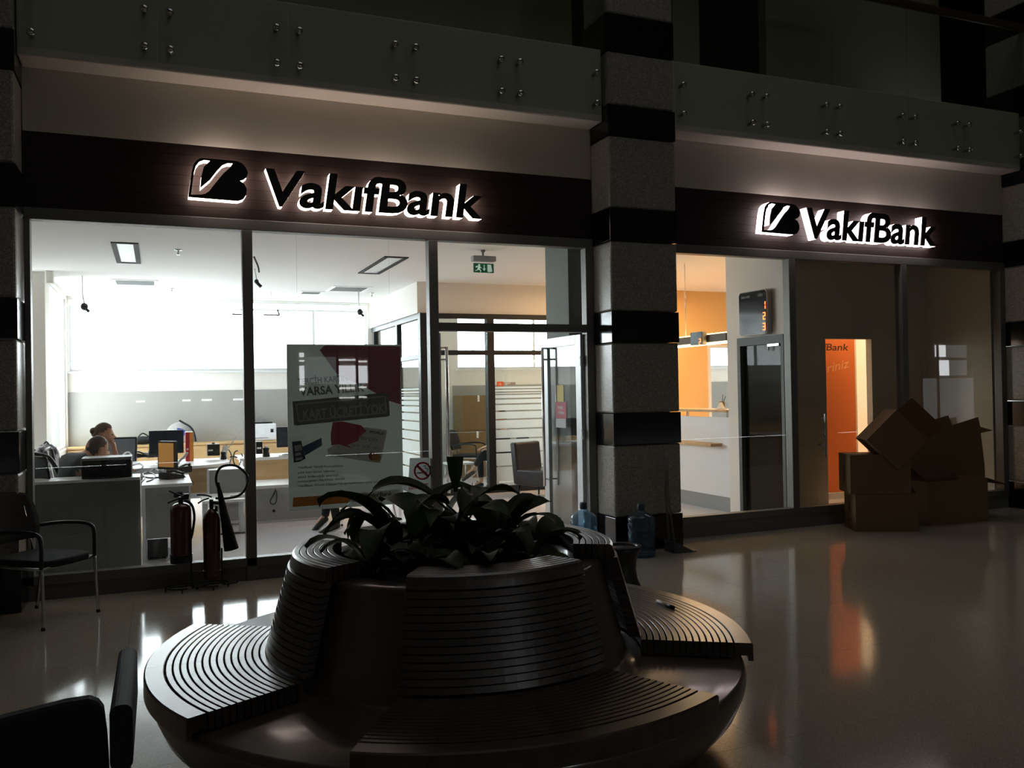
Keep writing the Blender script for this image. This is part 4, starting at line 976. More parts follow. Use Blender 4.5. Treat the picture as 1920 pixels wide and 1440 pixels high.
# no smoking notice
ny=0.055; a,b=onY(766,859,ny),onY(803,935,ny)
ns=thing('no_smoking_sign','white no smoking notice with red ring on the window beside the entrance','sign',(a.x,ny,b.z))
xr=onY(806,880,ny).x
part('sheet',MB().prism([(onY(768.5,859,ny).x,a.z),(xr,a.z-0.005),(xr,b.z),(a.x-0.02,b.z)],ny,ny+0.003,lambda p,q,d:(p,d,q)),mat('notice_paper',(226,230,230),0.5,trans=0.35),ns,True)
cc=onY(792.5,883,ny-0.003); rr=onY(792.5,866,ny-0.003).z-cc.z; redn=mat('notice_red',(214,52,52),0.5,trans=0.2)
ring=MB(); n=32
for k in range(n):
    t0,t1=2*PI*k/n,2*PI*(k+1)/n
    ring.prism([(cc.x+rr*math.cos(t0),cc.z+rr*math.sin(t0)),(cc.x+rr*math.cos(t1),cc.z+rr*math.sin(t1)),(cc.x+rr*0.80*math.cos(t1),cc.z+rr*0.80*math.sin(t1)),(cc.x+rr*0.80*math.cos(t0),cc.z+rr*0.80*math.sin(t0))],ny-0.0024,ny-0.0012,lambda p,q,d:(p,d,q))
e=rr*0.10; k_=rr*0.62
ring.prism([(cc.x-k_-e,cc.z+k_-e),(cc.x-k_+e,cc.z+k_+e),(cc.x+k_+e,cc.z-k_+e),(cc.x+k_-e,cc.z-k_-e)],ny-0.0024,ny-0.0012,lambda p,q,d:(p,d,q))
part('prohibition_ring',ring,redn,ns,True)
part('cigarette',MB().prism([(cc.x-rr*0.65,cc.z-rr*0.28),(cc.x+rr*0.5,cc.z-rr*0.28),(cc.x+rr*0.5,cc.z-rr*0.12),(cc.x-rr*0.65,cc.z-rr*0.12)],ny-0.0011,ny,lambda p,q,d:(p,d,q)).tube(catmull([(cc.x+rr*0.55,ny-0.0008,cc.z-rr*0.05),(cc.x+rr*0.6,ny-0.0008,cc.z+rr*0.2),(cc.x+rr*0.3,ny-0.0008,cc.z+rr*0.3),(cc.x+rr*0.35,ny-0.0008,cc.z+rr*0.6),(cc.x+rr*0.05,ny-0.0008,cc.z+rr*0.5)],4),0.0035,5),dk,ns,True)
ta,tb=onY(766,918,ny-0.003),onY(805,918,ny-0.003)
part('lettering',flat_text(MB(),'S\u0130GARA \u0130Ç\u0130LMEZ',ta.x,ta.z,0.05,ny-0.002,w=0.19,fat=0.02,th=0.001),redn,ns,True)
# ================================================================ DESKS AND OFFICE THINGS
def table_top(poly,z,th=0.03): return MB().prism(poly,z-th,z,lambda a,b,d:(a,b,d))
t=thing('service_desk','dark fronted service desk with white ledge behind the left window','desk',(-0.6,0.9,0))
part('front_panel',B(-1.9,-0.165,0.88,0.915,0,0.845),M['darkscreen'],t,True,bevel=0.003)
part('ledge',B(-1.9,-0.165,0.875,1.27,0.846,0.872),M['white'],t,True,bevel=0.004)
part('side_panel',B(-0.20,-0.166,0.916,1.25,0,0.845),M['white'],t,True)
part('desk_top',B(-1.9,-0.21,1.28,2.05,0.715,0.745),M['white'],t,True); part('leg',B(-1.88,-1.84,1.28,2.0,0,0.714),M['white'],t,True)
t=thing('printer','black office printer standing on the service desk ledge in front of the bald man','printer',(-0.44,1.05,0.873))
part('body',MB().box(-0.655,-0.235,0.905,1.23,0.873,1.035),M['black'],t,True,bevel=0.012)
part('lid',B(-0.655,-0.235,0.90,1.235,1.037,1.062),M['greylam'],t,True,bevel=0.006)
part('paper_slot',MB().box(-0.60,-0.31,0.896,0.904,0.89,0.945),M['blackmatte'],t,True); part('tray',B(-0.58,-0.33,0.86,0.90,0.878,0.888),M['black'],t,True)
t=thing('return_desk','white return desk with cables and a turned monitor left of the extinguishers','desk',(0.07,1.8,0))
part('top',B(-0.163,0.30,1.33,2.6,0.72,0.75),M['white'],t,True,bevel=0.004)
part('front_panel',B(-0.13,0.27,1.37,1.39,0.22,0.719),M['greylam'],t,True); part('side_panel',B(0.255,0.285,1.391,2.55,0,0.719),M['white'],t,True); part('side_panel',B(-0.16,-0.131,1.36,2.55,0,0.719),M['white'],t,True)
part('socket_plate',MB().box(0.13,0.21,1.362,1.37,0.61,0.66),M['black'],t,True)
t=thing('computer_case','dark computer case on the floor under the white return desk','computer',(0,1.65,0)); part('body',B(-0.12,0.07,1.45,1.85,0.02,0.20),M['black'],t,True,bevel=0.006); part('foot',MB().box(-0.10,0.05,1.5,1.55,0,0.02).box(-0.10,0.05,1.75,1.8,0,0.02),M['blackmatte'],t,True)
def cable(label,pts,y,m='black',r=0.006,z=None):
    q=[(onY(a,b,y) if z is None else onZ(a,b,z)) for a,b in pts]
    return solo('cable',MB().tube(catmull(q,4),r,6),M[m],label,'cable')
cable('tangle of black cable at the left of the return desk top',[(262,905),(272,896),(268,888),(280,885),(292,892),(285,899),(275,903)],0,z=0.757)
cable('grey cable loop at the far left of the return desk top',[(250,872),(262,869),(268,874),(262,880),(252,880)],0,'greylam',z=0.762,r=0.008)
cable('black cable winding in front of the turned monitor',[(280,884),(290,879),(300,883),(308,879),(300,876),(288,880)],0,z=0.757)
cable('black cable across the middle of the return desk',[(266,893),(284,896),(300,895),(312,898),(322,893)],0,z=0.757,r=0.007)
cable('thin cable drooping over the right end of the return desk',[(345,893),(356,899),(363,905),(360,909)],2.0,r=0.004)
cable('cable heap on the floor beside the computer case',[(300,1045),(312,1040),(305,1032),(316,1028),(322,1040),(310,1052)],0,'greylam',z=0.01)
# turned monitor with orange picture
c=onY(314.5,853.5,2.05); t=thing('monitor','narrow turned monitor with orange picture among the cables','monitor',(c.x,c.y,0.75),math.radians(-52))
hz=c.z-0.75
part('housing',MB().rbox(-0.135,0.135,-0.02,0.02,hz-0.150,hz+0.150,0.012,2,ax='y'),M['black'],t)
part('screen',B(-0.118,0.118,-0.0225,-0.021,hz-0.125,hz+0.130),mat('orange_screen',(206,150,80),0.35,emis=(214,150,76),estr=0.25),t,label='orange screen')
part('stand',MB().tube([(0,0.02,hz-0.05),(0,0.05,0.02)],0.02,10).rbox(-0.09,0.09,-0.05,0.12,0.0,0.014,0.03),M['black'],t)
def phone(label,p,rz,m='black'):
    t=thing('desk_phone',label,'phone',p,rz)
    part('base',MB().prism([(-0.10,0.0),(0.10,0.0),(0.10,0.03),(-0.10,0.075)],-0.085,0.085,lambda a,b,d:(a,d,b)),M[m],t,bevel=0.006)
    part('handset',MB().tube(catmull([(-0.09,-0.055,0.085),(-0.03,-0.055,0.088),(0.05,-0.055,0.062),(0.10,-0.055,0.045)],3),[0.022]+[0.013]*8+[0.022],8),M[m],t)
    part('keypad',MB().box(-0.02,0.06,-0.01,0.06,0.052,0.056),M['greylam'],t); return t
q=onZ(322,897,0.752); phone('black desk phone upside among cables on the return desk, front one',tuple(q),0.6)
q=onZ(338,886,0.752); phone('black desk phone at the right end of the return desk',tuple(q),2.2)
cable('white spiral handset cord rising right of the turned monitor',[(331,874),(338,863),(346,856),(351,848)],2.25,'white',0.013)
# rear desk with curved end
t=thing('desk','long white desk with rounded end carrying the wide monitor','desk',(-0.1,4.2,0))
arc=[(0.30+0.56*math.sin(a),4.18-0.63*math.cos(a)) for a in [PI/2*k/8 for k in range(9)]]
part('top',table_top([(-1.0,3.55)]+arc+[(0.86,4.85),(-1.0,4.85)],0.75,0.035),M['white'],t,True)
part('front_panel',B(0.28,0.62,3.98,4.0,0.36,0.714),M['beech'],t,True); part('front_panel',B(-1.0,0.27,3.66,3.68,0.15,0.714),M['white'],t,True)
for x,y in ((0.66,4.5),(-0.95,4.7),(0.66,4.2)): part('leg',MB().tube([(x,y,0),(x,y,0.714)],0.03,10),M['alu'],t,True)
mb=(onY(279,808,4.3),onY(344.5,849,4.3))
t=thing('monitor','wide dark monitor facing the hall on the rear white desk','monitor',((mb[0].x+mb[1].x)/2,4.3,0.75))
part('housing',MB().rbox(mb[0].x,mb[1].x,4.29,4.33,mb[1].z,mb[0].z,0.01,2,ax='y'),M['steelfr'],t,True)
part('screen',B(mb[0].x+0.012,mb[1].x-0.012,4.287,4.2895,mb[1].z+0.045,mb[0].z-0.014),mat('dark_screen_glass',(38,44,54),0.12),t,True)
part('stand',MB().box((mb[0].x+mb[1].x)/2-0.03,(mb[0].x+mb[1].x)/2+0.03,4.331,4.36,0.762,0.98).rbox((mb[0].x+mb[1].x)/2-0.13,(mb[0].x+mb[1].x)/2+0.13,4.22,4.42,0.75,0.762,0.03),M['greylam'],t,True)
bi=(onY(347.5,811,4.4),onY(355.5,853,4.4),onY(363,853,4.4)); z1=bi[0].z
t=thing('box_file','red and orange box file standing right of the wide monitor','binder',(bi[0].x,4.4,0.75))
part('cover',B(bi[0].x,bi[1].x,4.38,4.62,0.751,z1),mat('binder_red',(190,40,48),0.5),t,True,label='red side'); part('cover',B(bi[1].x+0.001,bi[2].x,4.38,4.62,0.751,z1),mat('binder_orange',(238,150,60),0.5),t,True,label='orange side'); part('pages',B(bi[0].x+0.005,bi[2].x-0.004,4.384,4.616,z1,z1+0.006),M['paper'],t,True)
part('print_mark',MB().box((bi[0].x+bi[1].x)/2-0.014,(bi[0].x+bi[1].x)/2+0.012,4.3785,4.3798,0.90,0.925).box((bi[0].x+bi[1].x)/2-0.004,(bi[0].x+bi[1].x)/2+0.010,4.3785,4.3798,0.86,0.875),M['paper'],t,True)
def posbox(label,a,b,y,knob=True):
    p,q=onY(a[0],a[1],y),onY(b[0],b[1],y); t=thing('counter_device',label,'device',((p.x+q.x)/2,y,q.z))
    part('body',B(p.x,q.x,y,y+0.14,q.z,p.z),M['black'],t,True,bevel=0.006); part('top_edge',B(p.x,q.x,y+0.004,y+0.136,p.z+0.0005,p.z+0.006),M['greylam'],t,True)
    if knob: part('knob',MB().tube([((p.x+q.x)/2,y+0.06,p.z),((p.x+q.x)/2,y+0.06,p.z+0.025)],0.02,10),M['black'],t,True)
    part('print_mark',B(p.x+0.012,p.x+0.07,y-0.001,y-0.0002,q.z+(p.z-q.z)*0.42,q.z+(p.z-q.z)*0.56),M['paper'],t,True)
    return t
posbox('black box shaped device at the right end of the rear desk',(388.5,834),(412.5,854),4.45)
p=onY(419,846,4.5); t=thing('webcam','small dark round device beside the black box on the rear desk','device',(p.x,4.5,0.752))
part('body',MB().lathe([(0,0),(0.04,0),(0.04,0.02),(0.03,0.06),(0.036,0.075),(0.036,0.095),(0,0.10)],n=16),M['black'],t); part('top_ring',MB().lathe([(0.02,0.1),(0.03,0.1),(0.032,0.108),(0.0,0.11)],n=16),M['paper'],t)
a=onY(411,850,4.6); t=thing('paper_stand','white folded paper stand behind the black box on the rear desk','paper',(a.x,4.6,0.752)); part('sheet',MB().prism([(0.0,0.0),(0.10,0.0),(0.11,0.17),(0.06,0.20)],0,0.004,lambda u,v,d:(u,d,v)),M['paper'],t); part('rod',MB().tube([(0.10,0.01,0.12),(0.22,0.02,0.28)],0.006,6),M['greylam'],t)
cable('white charger cable loop at the left end of the rear desk',[(228,858),(234,850),(241,848),(246,853),(247,858)],4.0,'white',0.010)
q=onZ(256,858,0.752); phone('dark desk phone on the rear desk right of the woman',tuple(q),0.9)
q=onZ(288,857,0.752); phone('dark desk phone with white edge in front of the wide monitor',tuple(q),0.4)
# mesh chair behind the rear desk
def mesh_chair(label,loc,rz):
    t=thing('office_chair',label,'chair',loc,rz)
    vs=[];fs=[];n=8
    for i in range(8):
        s=i/7; w=0.20+0.06*s
        for k in range(n+1):
            qn=-1+2*k/n; vs.append((-0.22-0.10*s-0.04*(1-qn*qn),qn*w,0.52+0.55*s))
    for i in range(7):
        for k in range(n): a=i*(n+1)+k; fs.append((a,a+1,a+n+2,a+n+1))
    part('back_mesh',MB().add(vs,fs,True),glass('chair_mesh',(0.45,0.45,0.45),0.3,0.93,(0.03,0.033,0.038)),t)
    part('back_frame',MB().tube([vs[0],vs[7*(n+1)]],0.014,6).tube([vs[n],vs[7*(n+1)+n]],0.014,6).tube(vs[7*(n+1):],0.013,6).tube(vs[:n+1],0.013,6),M['black'],t)
    part('seat',MB().rbox(-0.24,0.24,-0.24,0.24,0.43,0.49,0.06,4),M['blackfab'],t,bevel=0.015)
    part('column',MB().tube([(0,0,0.09),(0,0,0.43)],0.028,10),M['black'],t)
    for k in range(5):
        a=2*PI*k/5; part('foot',MB().tube([(0,0,0.10),(0.28*math.cos(a),0.28*math.sin(a),0.06)],0.02,6).blob((0.28*math.cos(a),0.28*math.sin(a),0.03),0.03),M['black'],t)
    for s in (-1,1): part('arm',MB().tube(catmull([(0.05,s*0.26,0.46),(0.05,s*0.28,0.62),(0.02,s*0.28,0.67),(-0.18,s*0.27,0.67)],3),0.016,6),M['black'],t)
    return t
p=onY(233,835,5.3); mesh_chair('black mesh backed office chair behind the rear desk right of the woman',(p.x,5.25,0),math.radians(75))
# second rear desk
t=thing('desk','white rear desk with beech front right of the second window post','desk',(2.0,4.9,0))
part('top',B(1.02,3.3,4.5,5.3,0.715,0.75),M['white'],t,True,bevel=0.004); part('front_panel',B(1.08,3.2,4.58,4.60,0.40,0.714),M['beech'],t,True)
for x in (1.1,3.2): part('leg',B(x-0.03,x+0.03,4.62,5.25,0,0.714),M['white'],t,True)
posbox('black box shaped device on the second rear desk beside the post',(480,829),(492.5,851),4.6,False)
p=onY(499,845,4.65); t=thing('webcam','dark round device with shiny rim on the second rear desk','device',(p.x,4.65,0.752))
part('body',MB().lathe([(0,0),(0.05,0),(0.05,0.03),(0.035,0.08),(0.045,0.10),(0.045,0.12),(0,0.125)],n=16),M['black'],t); part('top_ring',MB().lathe([(0.03,0.125),(0.035,0.14),(0.02,0.155),(0.0,0.155)],n=16),M['paper'],t)
a,b=onY(518.5,801,4.9),onY(548,838,4.9); t=thing('monitor','dark monitor partly behind the poster on the second rear desk','monitor',((a.x+b.x)/2,4.9,0.75))
b.x=a.x+0.46
part('housing',MB().rbox(a.x,b.x,4.90,4.94,b.z,a.z,0.01,2,ax='y'),M['steelfr'],t,True); part('screen',B(a.x+0.012,b.x-0.012,4.897,4.8995,b.z+0.02,a.z-0.014),MATS['dark_screen_glass'],t,True); part('stand',MB().box((a.x+b.x)/2-0.03,(a.x+b.x)/2+0.03,4.941,4.97,0.762,1.0).rbox((a.x+b.x)/2-0.12,(a.x+b.x)/2+0.12,4.85,5.03,0.75,0.762,0.03),M['greylam'],t,True)
q=onZ(530,849,0.752); t=thing('paper_stack','loose white papers and pens on the second rear desk','papers',(q.x-0.05,4.62,0.751)); part('sheets',MB().box(-0.10,0.15,-0.08,0.12,0,0.012),M['paper'],t,bevel=0.002); part('pen',MB().tube([(-0.05,-0.02,0.018),(0.08,0.03,0.018)],0.005,6),M['black'],t)
# low tables and pedestals
t=thing('low_table','low white table on a metal column leg behind the second extinguisher','table',(0.80,2.75,0))
part('top',B(0.45,0.98,2.55,3.3,0.39,0.42),M['white'],t,True,bevel=0.004); part('leg',MB().tube([(0.885,2.72,0.02),(0.885,2.72,0.389)],0.035,12),M['alulight'],t,True); part('foot',MB().box(0.60,0.92,2.70,2.76,0,0.02),M['alu'],t,True); part('leg',MB().tube([(0.5,3.2,0),(0.5,3.2,0.389)],0.03,10),M['alulight'],t,True)
t=thing('white_pedestal','plain white drawer pedestal behind the low table','cabinet',(0.78,3.6,0)); part('body',B(0.56,1.0,3.42,3.9,0.03,0.70),M['white'],t,True,bevel=0.004); part('drawer',MB().box(0.57,0.99,3.405,3.418,0.06,0.30).box(0.57,0.99,3.405,3.418,0.31,0.69),M['greylam'],t,True)
p=onZ(438,925,0.43); t=thing('power_strip','small white adapter and plugs lying on the low table','adapter',(0.86,2.75,0.421)); part('body',MB().rbox(-0.10,0.08,-0.03,0.03,0,0.035,0.012),M['white'],t); part('plug',MB().blob((0.11,0.02,0.03),0.03).blob((0.0,0.06,0.025),0.025),M['white'],t)
t=thing('low_cabinet','low white cabinet with grey front left of the poster','cabinet',(1.5,3.7,0)); part('body',B(1.03,2.0,3.42,4.2,0.0,0.47),M['white'],t,True); part('front',B(1.04,1.99,3.40,3.419,0.03,0.43),M['greylam'],t,True); part('knob',MB().blob((1.33,3.39,0.15),0.018),M['black'],t,True)
cable('dark cable coil hanging on the low cabinet front',[(517,917),(513,928),(507,938),(509,945),(516,944),(519,934),(518,920)],3.394,'steelfr',0.006)
t=thing('side_bench','narrow white side table left of the beech desk front','table',(0.45,4.4,0)); part('top',B(0.08,0.60,3.72,3.96,0.33,0.37),M['white'],t,True); 
for x in (0.56,0.12): part('leg',B(x-0.02,x+0.02,3.74,3.94,0,0.329),M['white'],t,True)
# left white desk, backpack, chair
t=thing('desk','white desk at the far left carrying the patterned backpack','desk',(-1.1,4.6,0))
part('top',B(-1.38,-0.66,4.3,5.15,0.72,0.75),M['white'],t,True,bevel=0.004); part('front_panel',B(-1.36,-0.78,4.34,4.36,0.1,0.719),M['greylam'],t,True); part('leg',B(-0.74,-0.70,4.34,5.1,0,0.719),M['white'],t,True)
p=onY(86,855,4.45)
camo=bpy.data.materials.new('patterned_cloth'); camo.use_nodes=True; nt=camo.node_tree; nb=nt.nodes['Principled BSDF']; v=nt.nodes.new('ShaderNodeTexVoronoi'); v.inputs['Scale'].default_value=26; n_=nt.nodes.new('ShaderNodeTexNoise'); n_.inputs['Scale'].default_value=14; tc=nt.nodes.new('ShaderNodeTexCoord'); r_=nt.nodes.new('ShaderNodeValToRGB'); r_.color_ramp.interpolation='CONSTANT'
r_.color_ramp.elements[0].color=(0.02,0.02,0.03,1); r_.color_ramp.elements[1].color=(0.55,0.55,0.58,1); r_.color_ramp.elements[1].position=0.52; e_=r_.color_ramp.elements.new(0.42); e_.color=(0.16,0.16,0.18,1)
nt.links.new(tc.outputs['Object'],n_.inputs['Vector']); nt.links.new(n_.outputs['Fac'],r_.inputs[0]); nt.links.new(r_.outputs[0],nb.inputs['Base Color']); nb.inputs['Roughness'].default_value=0.85; n_.inputs['Detail'].default_value=3
t=thing('backpack','black and white patterned backpack on the far left desk','backpack',(p.x,4.5,0.751))
bm_=MB().lathe([(0,0),(0.13,0.0),(0.15,0.02),(0.155,0.10),(0.145,0.18),(0.11,0.25),(0.06,0.285),(0,0.295)],n=24); bm_.v=[(a,b*0.7,c) for a,b,c in bm_.v]; part('bag',bm_,camo,t)
pk=MB().lathe([(0,0.03),(0.09,0.03),(0.10,0.06),(0.095,0.13),(0.05,0.155),(0,0.16)],n=20); pk.v=[(a,b*0.35-0.10,c) for a,b,c in pk.v]; part('front_pocket',pk,camo,t)
part('strap',MB().tube(catmull([(-0.11,-0.02,0.22),(-0.17,-0.02,0.21),(-0.175,-0.02,0.10),(-0.15,-0.02,0.03)],4),0.012,6).tube(catmull([(-0.03,0,0.28),(0,0,0.32),(0.03,0,0.285)],4),0.01,6),M['black'],t)
t=thing('desk_chair','black office chair with curved back at the far left behind the service desk','chair',(-1.10,2.35,0))
ar=[onY(a,b,2.35) for a,b in [(50,852),(64,852),(82,855),(94,861),(103,874),(110,888),(115,902)]]
part('backrest',MB().tube(catmull(ar,4),0.024,8),M['black'],t,True); ar2=[onY(a,b,2.2) for a,b in [(58,884),(66,886),(74,893),(82,905)]]
part('arm',MB().tube(catmull(ar2,4),0.05,8),M['blackfab'],t,True); part('seat',MB().rbox(-1.42,-0.95,2.1,2.6,0.44,0.52,0.08,4),M['blackfab'],t,True); part('column',MB().tube([(-1.18,2.35,0.0),(-1.18,2.35,0.44)],0.04,10),M['black'],t,True)
part('back_post',MB().tube([(ar[-1].x-0.02,2.36,ar[-1].z+0.01),(-1.0,2.36,0.5)],0.024,8),M['black'],t,True)
# credenza along the rear wall
t=thing('credenza','long low beech cabinet along the grey rear wall','cabinet',(1.0,7.95,0))
part('body',B(-1.36,3.4,7.74,8.16,0.0,0.79),M['beech'],t,True); part('top',B(-1.37,3.42,7.71,8.162,0.792,0.82),M['beech'],t,True)
for k in range(8): part('door',B(-1.34+k*0.59,-1.34+k*0.59+0.58,7.722,7.739,0.06,0.77),M['beech'],t,True)
a,b=onY(472,795,7.8),onY(518,826,7.8)
t=thing('laser_printer','white laser printer on the rear beech cabinet','printer',(a.x,7.8,0.821)); w_=b.x-a.x
part('body',B(b.x-0.48,b.x,7.76,8.10,0.822,a.z),M['white'],t,True,bevel=0.015); part('paper_tray',MB().prism([(0,0),(0.30,0.02),(0.20,0.14)],0,0.006,lambda u,v,d:(b.x-0.44+u,7.95+d,a.z+v)),M['greylam'],t,True); part('top_cover',B(b.x-0.46,b.x-0.06,7.80,8.06,a.z+0.001,a.z+0.025),M['black'],t,True); part('tray_slot',MB().box(b.x-0.40,b.x-0.14,7.757,7.7595,0.86,0.875),M['greylam'],t,True); part('print_mark',MB().box(b.x-0.10,b.x-0.05,7.757,7.7595,0.96,1.02),M['steelfr'],t,True)
c=onY(331,812,7.85); t=thing('desk_globe','pale round object with blue quarter behind the wide monitor','globe',(c.x+0.06,7.9,0.822))
part('disc',MB().lathe([(0,-0.02),(0.24,-0.02),(0.25,0.0),(0.24,0.02),(0,0.02)],n=36).v and MB(),None,t) if False else None
dm=MB().lathe([(0,-0.012),(0.235,-0.012),(0.24,0.0),(0.235,0.012),(0,0.012)],n=36); dm.v=[(a_,c_,b_+0.12) for a_,b_,c_ in dm.v]; dm.v=[(x,y,z) if z>0.001 else (x,y,0.001) for x,y,z in dm.v]; part('disc',dm,M['wains'],t)
qd=MB().prism([(-0.05,0.13)]+[(-0.05+0.16*math.cos(a_)-0.0,0.13+0.13*math.sin(a_)) for a_ in [PI/2*k/8 for k in range(9)]],-0.02,-0.013,lambda u,v,d:(u,d,v)); part('blue_quarter',qd,mat('globe_blue',(52,62,150),0.5),t)
cable('thick dark cable arching on the rear wall behind the wide monitor',[(336,788),(346,794),(355,799),(361,806),(365,817),(367,828)],7.85,'steelfr',0.016)
p=onY(268,828,7.85); t=thing('dark_bag','crumpled dark bag on the rear cabinet left of the wide monitor','bag',(p.x,7.9,0.822)); part('body',MB().blob((0,0,0.07),(0.19,0.1,0.068)).blob((-0.08,0,0.06),(0.12,0.1,0.055)),M['blackfab'],t); part('handle',MB().tube(catmull([(-0.08,0,0.12),(0,0,0.19),(0.10,0,0.12)],4),0.012,6),M['black'],t)
# loose connector cables dangling between the two rear desks
for k,(lab,pts) in enumerate([('brown cable bundle hanging between the two rear desks, left strand',[(424,842),(430,845),(434,856),(431,868),(428,878)]),('brown cable bundle hanging between the two rear desks, middle strand',[(446,845),(440,848),(437,862),(441,874),(438,884)]),('brown cable bundle hanging between the two rear desks, right strand',[(452,850),(456,860),(449,870),(452,884)]),('brown cable lying across between the two rear desks',[(431,857),(438,856),(446,858),(452,857)])]):
    cable(lab,pts,4.9,'steelfr' if k%2 else 'benchcore',0.009)

# ================================================================ GLASS OFFICE CONTENTS
chair('black armchair inside the glass office in front of the cardboard boxes',(5.20,7.0,0),math.radians(-40))
chair('chrome legged armchair under the seated visitor in the glass office',(5.41,5.62,0),PI)
bz=0.86; a=onY(857,742,7.45); b=onY(915,808,7.45)
def plain_box(label,x0,x1,y0,y1,z0,z1):
    t=thing('cardboard_box',label,'box',((x0+x1)/2,(y0+y1)/2,z0)); part('body',B(x0,x1,y0,y1,z0,z1-0.004),M['card'],t,True); part('lid',MB().box(x0,x1,y0,(y0+y1)/2-0.003,z1-0.003,z1).box(x0,x1,(y0+y1)/2+0.003,y1,z1-0.003,z1),M['card'],t,True); part('tape',B((x0+x1)/2-0.02,(x0+x1)/2+0.02,y0-0.002,y0-0.0005,z1-0.12,z1),M['paper'],t,True); return t
plain_box('large lower cardboard box in the glass office',a.x-0.05,a.x+0.80,7.40,8.0,0.001,bz)
plain_box('upper cardboard box stacked in the glass office',a.x+0.10,a.x+0.75,7.45,8.0,bz+0.002,1.54)
p_=onZ(895,866,0.44); t=thing('side_table','small pale side table in the glass office beside the visitor','table',(4.62,5.9,0)); part('top',MB().rbox(-0.2,0.25,-0.2,0.2,0.40,0.43,0.03),M['white'],t); 
for sx in (-0.16,0.2):
    for sy in (-0.16,0.16): part('leg',MB().tube([(sx,sy,0),(sx,sy,0.40)],0.012,8),M['chrome'],t)
t=thing('lounge_chair','dark blue grey leather lounge chair on peg legs outside the glass office','armchair',(5.34,4.05,0),math.radians(-62))
part('seat',MB().rbox(-0.30,0.33,-0.30,0.30,0.19,0.43,0.05,4),M['leather'],t,bevel=0.03); part('backrest',MB().prism([(-0.32,0.20),(-0.20,0.20),(-0.26,0.83),(-0.38,0.83)],-0.30,0.30,lambda u,v,d:(u,d,v)),M['leather'],t,bevel=0.03)
for sx in (-0.25,0.26):
    for sy in (-0.24,0.24): part('leg',MB().tube([(sx*1.05,sy*1.05,0),(sx,sy,0.19)],[0.012,0.022],8),M['black'],t)

# ================================================================ TELLER HALL
CXP=6.70
t=thing('teller_counter','white teller counter with beech ledge and writing shelf behind the right pillar','counter',(6.9,3.0,0))
part('panel',B(CXP,CXP+0.04,1.26,4.95,0.20,1.22),M['white'],t,True); part('base',B(CXP+0.05,CXP+0.09,1.26,4.95,0,0.199),M['greylam'],t,True)
part('ledge',B(CXP-0.04,CXP+0.40,1.26,4.95,1.285,1.318),M['beech'],t,True,bevel=0.004); part('shelf',B(CXP-0.17,CXP-0.001,1.42,4.95,0.845,0.885),M['beech'],t,True,bevel=0.004)
for y in (1.3,2.2,3.1,4.0,4.9): part('ledge_post',B(CXP,CXP+0.03,y-0.01,y+0.01,1.221,1.284),M['chrome'],t,True)
part('rear_top',B(CXP+0.08,CXP+0.9,1.26,4.95,0.72,0.75),M['white'],t,True)
r0,r1=onX(1361,624,CXP),onX(1361,639,CXP)
t=thing('header_beam','dark beam with warm light strip over the teller counter','light',(CXP,3.1,r0.z))
part('beam',B(CXP-0.03,CXP+0.05,1.25,4.97,r1.z,r0.z),mat('beam_brown',(84,72,56),0.5),t,True); part('light_strip',B(CXP-0.02,CXP+0.04,1.27,4.95,r0.z+0.002,r0.z+0.012),emit('warm_led_top',(1.0,0.60,0.24),10.0),t,True); part('light_strip',B(CXP-0.02,CXP+0.04,1.27,4.95,r1.z-0.03,r1.z-0.002),emit('warm_led',(1.0,0.66,0.30),14.0),t,True,label='glowing warm strip')
part('hanger',MB().tube([(CXP+0.01,2.2,r0.z),(CXP+0.01,2.2,CZ)],0.006,6).tube([(CXP+0.01,3.8,r0.z),(CXP+0.01,3.8,CZ)],0.006,6),M['chrome'],t,True)
SEG={'1':'bc','2':'abged','3':'abgcd'}
def digit(mb,ch,yc,zc,h,x):
    """seven segment digit on a wall facing -x; reads from -x side"""
    w=h*0.52; th=h*0.11; yl=yc+w/2; yr=yc-w/2
    G={'a':(yr,yl,zc+h/2-th,zc+h/2),'g':(yr,yl,zc-th/2,zc+th/2),'d':(yr,yl,zc-h/2,zc-h/2+th),'b':(yr,yr+th,zc+th*0.6,zc+h/2),'c':(yr,yr+th,zc-h/2,zc-th*0.6),'f':(yl-th,yl,zc+th*0.6,zc+h/2),'e':(yl-th,yl,zc-h/2,zc-th*0.6)}
    for s in SEG[ch]: y0_,y1_,z0_,z1_=G[s]; mb.box(x-0.003,x,y0_,y1_,z0_,z1_)
led=emit('red_led',(1.0,0.16,0.03),6.0)
XD=6.60
dA,dB=onX(1385,549,XD),onX(1437,541,XD); dC=onX(1438,625,XD); dD=onX(1388,632,XD)
y0_,y1_=dB.y,dA.y; z1_=(dA.z+dB.z)/2; z0_=(dC.z+dD.z)/2
t=thing('queue_display','black queue number display with red digits above the inner door','display',(LW,(y0_+y1_)/2,z0_))
part('housing',MB().rbox(XD,LW-0.001,y0_,y1_,z0_,z1_,0.05,5,ax='x'),mat('display_silver',(176,172,162),0.4),t,True)
part('front_glass',MB().rbox(XD-0.008,XD-0.0005,y0_+0.012,y1_-0.012,z0_+0.012,z1_-0.012,0.042,5,ax='x'),mat('display_black_glass',(20,15,13),0.08,spec=0.12),t,True)
dg=MB()
for ch,yp in (('1',572),('2',592),('3',612)):
    c=onX(1433.5,yp,XD-0.008); digit(dg,ch,c.y+0.005,c.z,0.085,XD-0.0085)
part('digit',dg,led,t,True,label='red digits 1 2 3')
def side_text(s,yl,z,h,x,m,par,w=None):
    q=MB(); flat_text(q,s,0,0,h,0,w=w,th=0.001); q.v=[(x+v[1]-0.0005,yl-v[0],z+v[2]) for v in q.v]; part('lettering',q,m,par,True)
